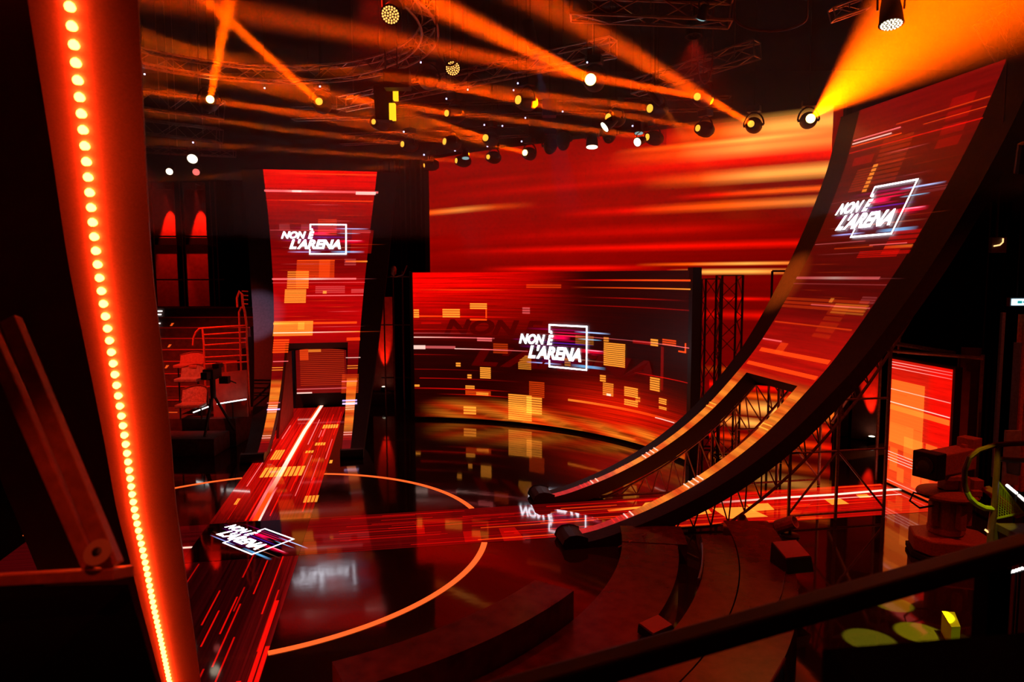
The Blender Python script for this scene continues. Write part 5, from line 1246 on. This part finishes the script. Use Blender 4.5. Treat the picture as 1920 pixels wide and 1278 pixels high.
for k, (x0, y0, x1, y1) in enumerate([(828, 674, 905, 737), (918, 750, 975, 800)]):
    b = MB(); rt = thing('light_strip', None, None, hp(x0, y0)); b.tube(hp(x0, y0), hp(x1, y1), .016, 6); b.build('tube', 'white_led', rt); b = MB(); b.tube(hp(x0, y0) + V((0, .03, -.02)), hp(x1, y1) + V((0, .03, -.02)), .02, 6); e_ = hp(x1, y1) + V((0, .03, -.03)); b.tube(e_, (e_.x, e_.y, .01), .015); b.build('bracket', 'black', rt)
    tag(rt, ['upper', 'lower'][k] + ' slanting white light strip on the stair at the right edge', 'light strip', 'white light strips on the right stair')
b = MB(); rt = thing('light_strip', None, None, hp(700, 1035)); b.tube(hp(668, 1008), hp(745, 1072), .012, 6); b.build('tube', 'warmstrip', rt); b = MB(); e_ = hp(700, 1035) + V((0, .02, 0)); b.tube(e_, (e_.x, e_.y, .01), .015); b.build('stand', 'black', rt); tag(rt, 'thin orange light strip below the stair landing at the right edge', 'light strip')
# row of white beads of light lower right
for s0, (x0, y0, x1, y1) in enumerate([(1864, 1081, 1882, 1076), (1895, 1072, 1917, 1065)]):
    b = MB(); rt = thing('bead_light', None, None, at(x0, y0, 7.4))
    for i in range(4 if s0 == 0 else 5):
        t_ = i / (3 if s0 == 0 else 4); q = at(x0 + (x1 - x0) * t_, y0 + (y1 - y0) * t_, 7.4); b.lathe([(.004, -.018), (.016, -.008), (.016, .008), (.004, .018)], 8, Matrix.Translation(q))
    b.build('beads', 'white_led', rt)['kind'] = 'stuff'
    b = MB(); p, q = at(x0 - 3, y0 + 4, 7.42), at(x1 + 3, y1 + 4, 7.42); b.tube(p, q, .014, 6); b.tube((p + q) / 2, V((((p + q) / 2).x, 7.42, .01)), .014); b.build('bracket', 'black', rt)
    tag(rt, ['left', 'right'][s0] + ' short row of white bead lights under the near rail at the right', 'light strip', 'bead light rows')
# far right wall things: door with blue cloth, curtain, exit sign, small framed lamp
b = MB(); q = at(1913, 566, 14); b.box(q, (.32, .05, .13)); b2 = MB(); b2.box(q + V((0, .08, 0)), (.36, .1, .17)); b2.tube(q + V((0, .1, 0)), (q.x, q.y + .1, 14.99), .015)
rt = thing('exit_sign', 'small glowing blue white sign at the right edge', 'sign', q)
b.build('face', 'exit', rt); b2.build('sign_box', 'black', rt)
b = MB(); b.box(q + V((-.03, -.03, 0)), (.08, .012, .05)); b.tube(q + V((.03, -.03, 0)), q + V((.07, -.03, 0)), .018, 4); b.build('arrow', glow('sign_green', (.02, .35, .35), 1, False), rt)
rt = thing('framed_lamp', 'small square lamp with a glowing curved filament high on the dark right wall', 'lamp', at(1875, 459, 13))
q = at(1875, 459, 13); b = MB(); b.box(q + V((0, .06, 0)), (.27, .08, .28)); b.tube(q + V((0, .1, 0)), (q.x, q.y + .1, 14.99), .02); b.build('housing', M['railm'], rt)
b = MB(); b.path([q + V((-.11, 0, -.02)), q + V((0, 0, .0)), q + V((.05, 0, .05)), q + V((.05, 0, .12))], .014, 6); b.build('filament', 'warmstrip', rt)
cloth('blue cloth strip hanging beside the viewfinder at the right edge', at(1871, 740, 13), at(1877, 740, 13), 1.2, 4.3, 'blue'); cloth('pale blue cloth behind the looped handrail at the right edge', at(1890, 820, 13.5), at(1902, 820, 13.4), .8, 3.7, 'blue')
M['orangecurt'] = basic('orange_curtain', (.75, .25, .08), .85, noise=.3)
cloth('orange lit curtain at the very right edge behind the handrail', at(1900, 740, 14.2), at(1935, 740, 14), .6, 4.2, 'orangecurt', folds=3)
cloth('dark brown curtain standing right of the pipe frame at the right', at(1845, 600, 15), at(1885, 600, 14.8), .02, 6.5, 'cloth', folds=4)
cloth('grey crumpled cloth behind the wire guard at the right edge', at(1885, 850, 12.5), at(1912, 860, 12.5), 1.2, 2.2, 'grey')
# yellow spots on the floor and the slabs they light
def lamp_down(x, y, z, tx, ty, col, p, dg, label):
    rt = thing('down_spot', label, 'stage lamp', (x, y, z)); d = (V((tx, ty, 0)) - V((x, y, z))).normalized(); Mh = Matrix.Translation((x, y, z)) @ d.to_track_quat('Z', 'Y').to_matrix().to_4x4()
    b = MB(); b.lathe([(.04, -.3), (.08, -.28), (.09, 0), (.07, 0), (.05, -.06)], 14, Mh); b.tube(V((x, y, z)) - d * .2, (x, y, 14.99), .015); b.build('housing', 'black', rt); spot('lamp_light', V((x, y, z)) + d * .04, (tx, ty, 0), col, p, dg, .25, .02, rt)
q = on(1675, 1132, 0); lamp_down(q.x + 1.6, q.y - .8, 6.0, q.x, q.y, (.85, .9, .02), 6000, 2.6, 'narrow yellow spot lamp aimed at the farthest yellow patch on the glossy floor')
q = on(1725, 1186, 0); lamp_down(q.x + 1.6, q.y - .8, 6.0, q.x, q.y, (.85, .9, .02), 9000, 3.0, 'narrow yellow spot lamp aimed at the middle yellow patch on the glossy floor')
q = on(1632, 1200, 0); lamp_down(q.x + 1.6, q.y - .8, 6.0, q.x, q.y, (.8, .9, .05), 6000, 3.2, 'narrow yellow spot lamp aimed at the nearest yellow patch on the glossy floor')
for x0, y0, x1, y1, x2, y2, x3, y3, lab in [(1766, 1145, 1790, 1147, 1801, 1174, 1784, 1175, 'yellow lit slab on the floor left of the black post'), (1856, 1138, 1862, 1142, 1871, 1156, 1853, 1157, 'small yellow lit slab right of the black post')]:
    b = MB(); P = [on(x0, y0, .3), on(x1, y1, .3), on(x2, y2, .3), on(x3, y3, .3)]; b.hexa([V((p_.x, p_.y, .0)) for p_ in P[::-1]] + P[::-1]); tag(b.build('yellow_slab', 'yellow'), lab, 'slab')
q = on(1785, 1160, .3); lamp_down(q.x + .8, q.y - .5, 6.0, q.x, q.y, (.95, .9, .05), 500, 3.0, 'yellow spot lamp aimed at the slabs beside the black post')
# cool light on the fascia of the left arch and warm light on the right one
def rig_spot(px, py, D, tgt, col, p, dg, label, bl=.6):
    c = at(px, py, D); rt = thing('profile_lamp', label, 'stage lamp', c); d = (V(tgt) - c).normalized(); Mh = Matrix.Translation(c) @ d.to_track_quat('Z', 'Y').to_matrix().to_4x4()
    b = MB(); b.lathe([(.05, -.5), (.1, -.46), (.1, -.1), (.07, 0), (.055, 0), (.05, -.05)], 14, Mh); b.tube(c - d * .25, (c.x - d.x * .25, c.y - d.y * .25, 14.99), .014); b.build('housing', 'black', rt); spot('lamp_light', c + d * .04, tgt, col, p, dg, bl, .03, rt)
rig_spot(175, 430, 16, C0 + E1 * 11.6 - E2 * 1.85 + V((0, 0, 3.6)), (.62, .6, 1), 4200, 7.5, 'profile lamp low on the left lighting the left fascia of the left arch')
rig_spot(1240, 195, 16, C0 + E2 * 12.2 + E1 * 2.0 + V((0, 0, 4.9)), (1, .15, .01), 7000, 10.0, 'profile lamp lighting the far fascia of the right arch orange', 1.0)
rig_spot(1000, 90, 13, at(1180, 870, 18.5), (.5, .4, 1), 700, 6.0, 'profile lamp lighting the far foot of the right arch faint violet')

q = hp(690, 870); k_ = 6.0 / (6.0 - q.z); lamp_down(q.x - .6, q.y - 1.1, 6.0, q.x - .6 + .6 * k_, q.y - 1.1 + 1.1 * k_, (.72, .8, .01), 500, 4.2, 'yellow green spot lamp aimed at the bottom of the looped handrail')
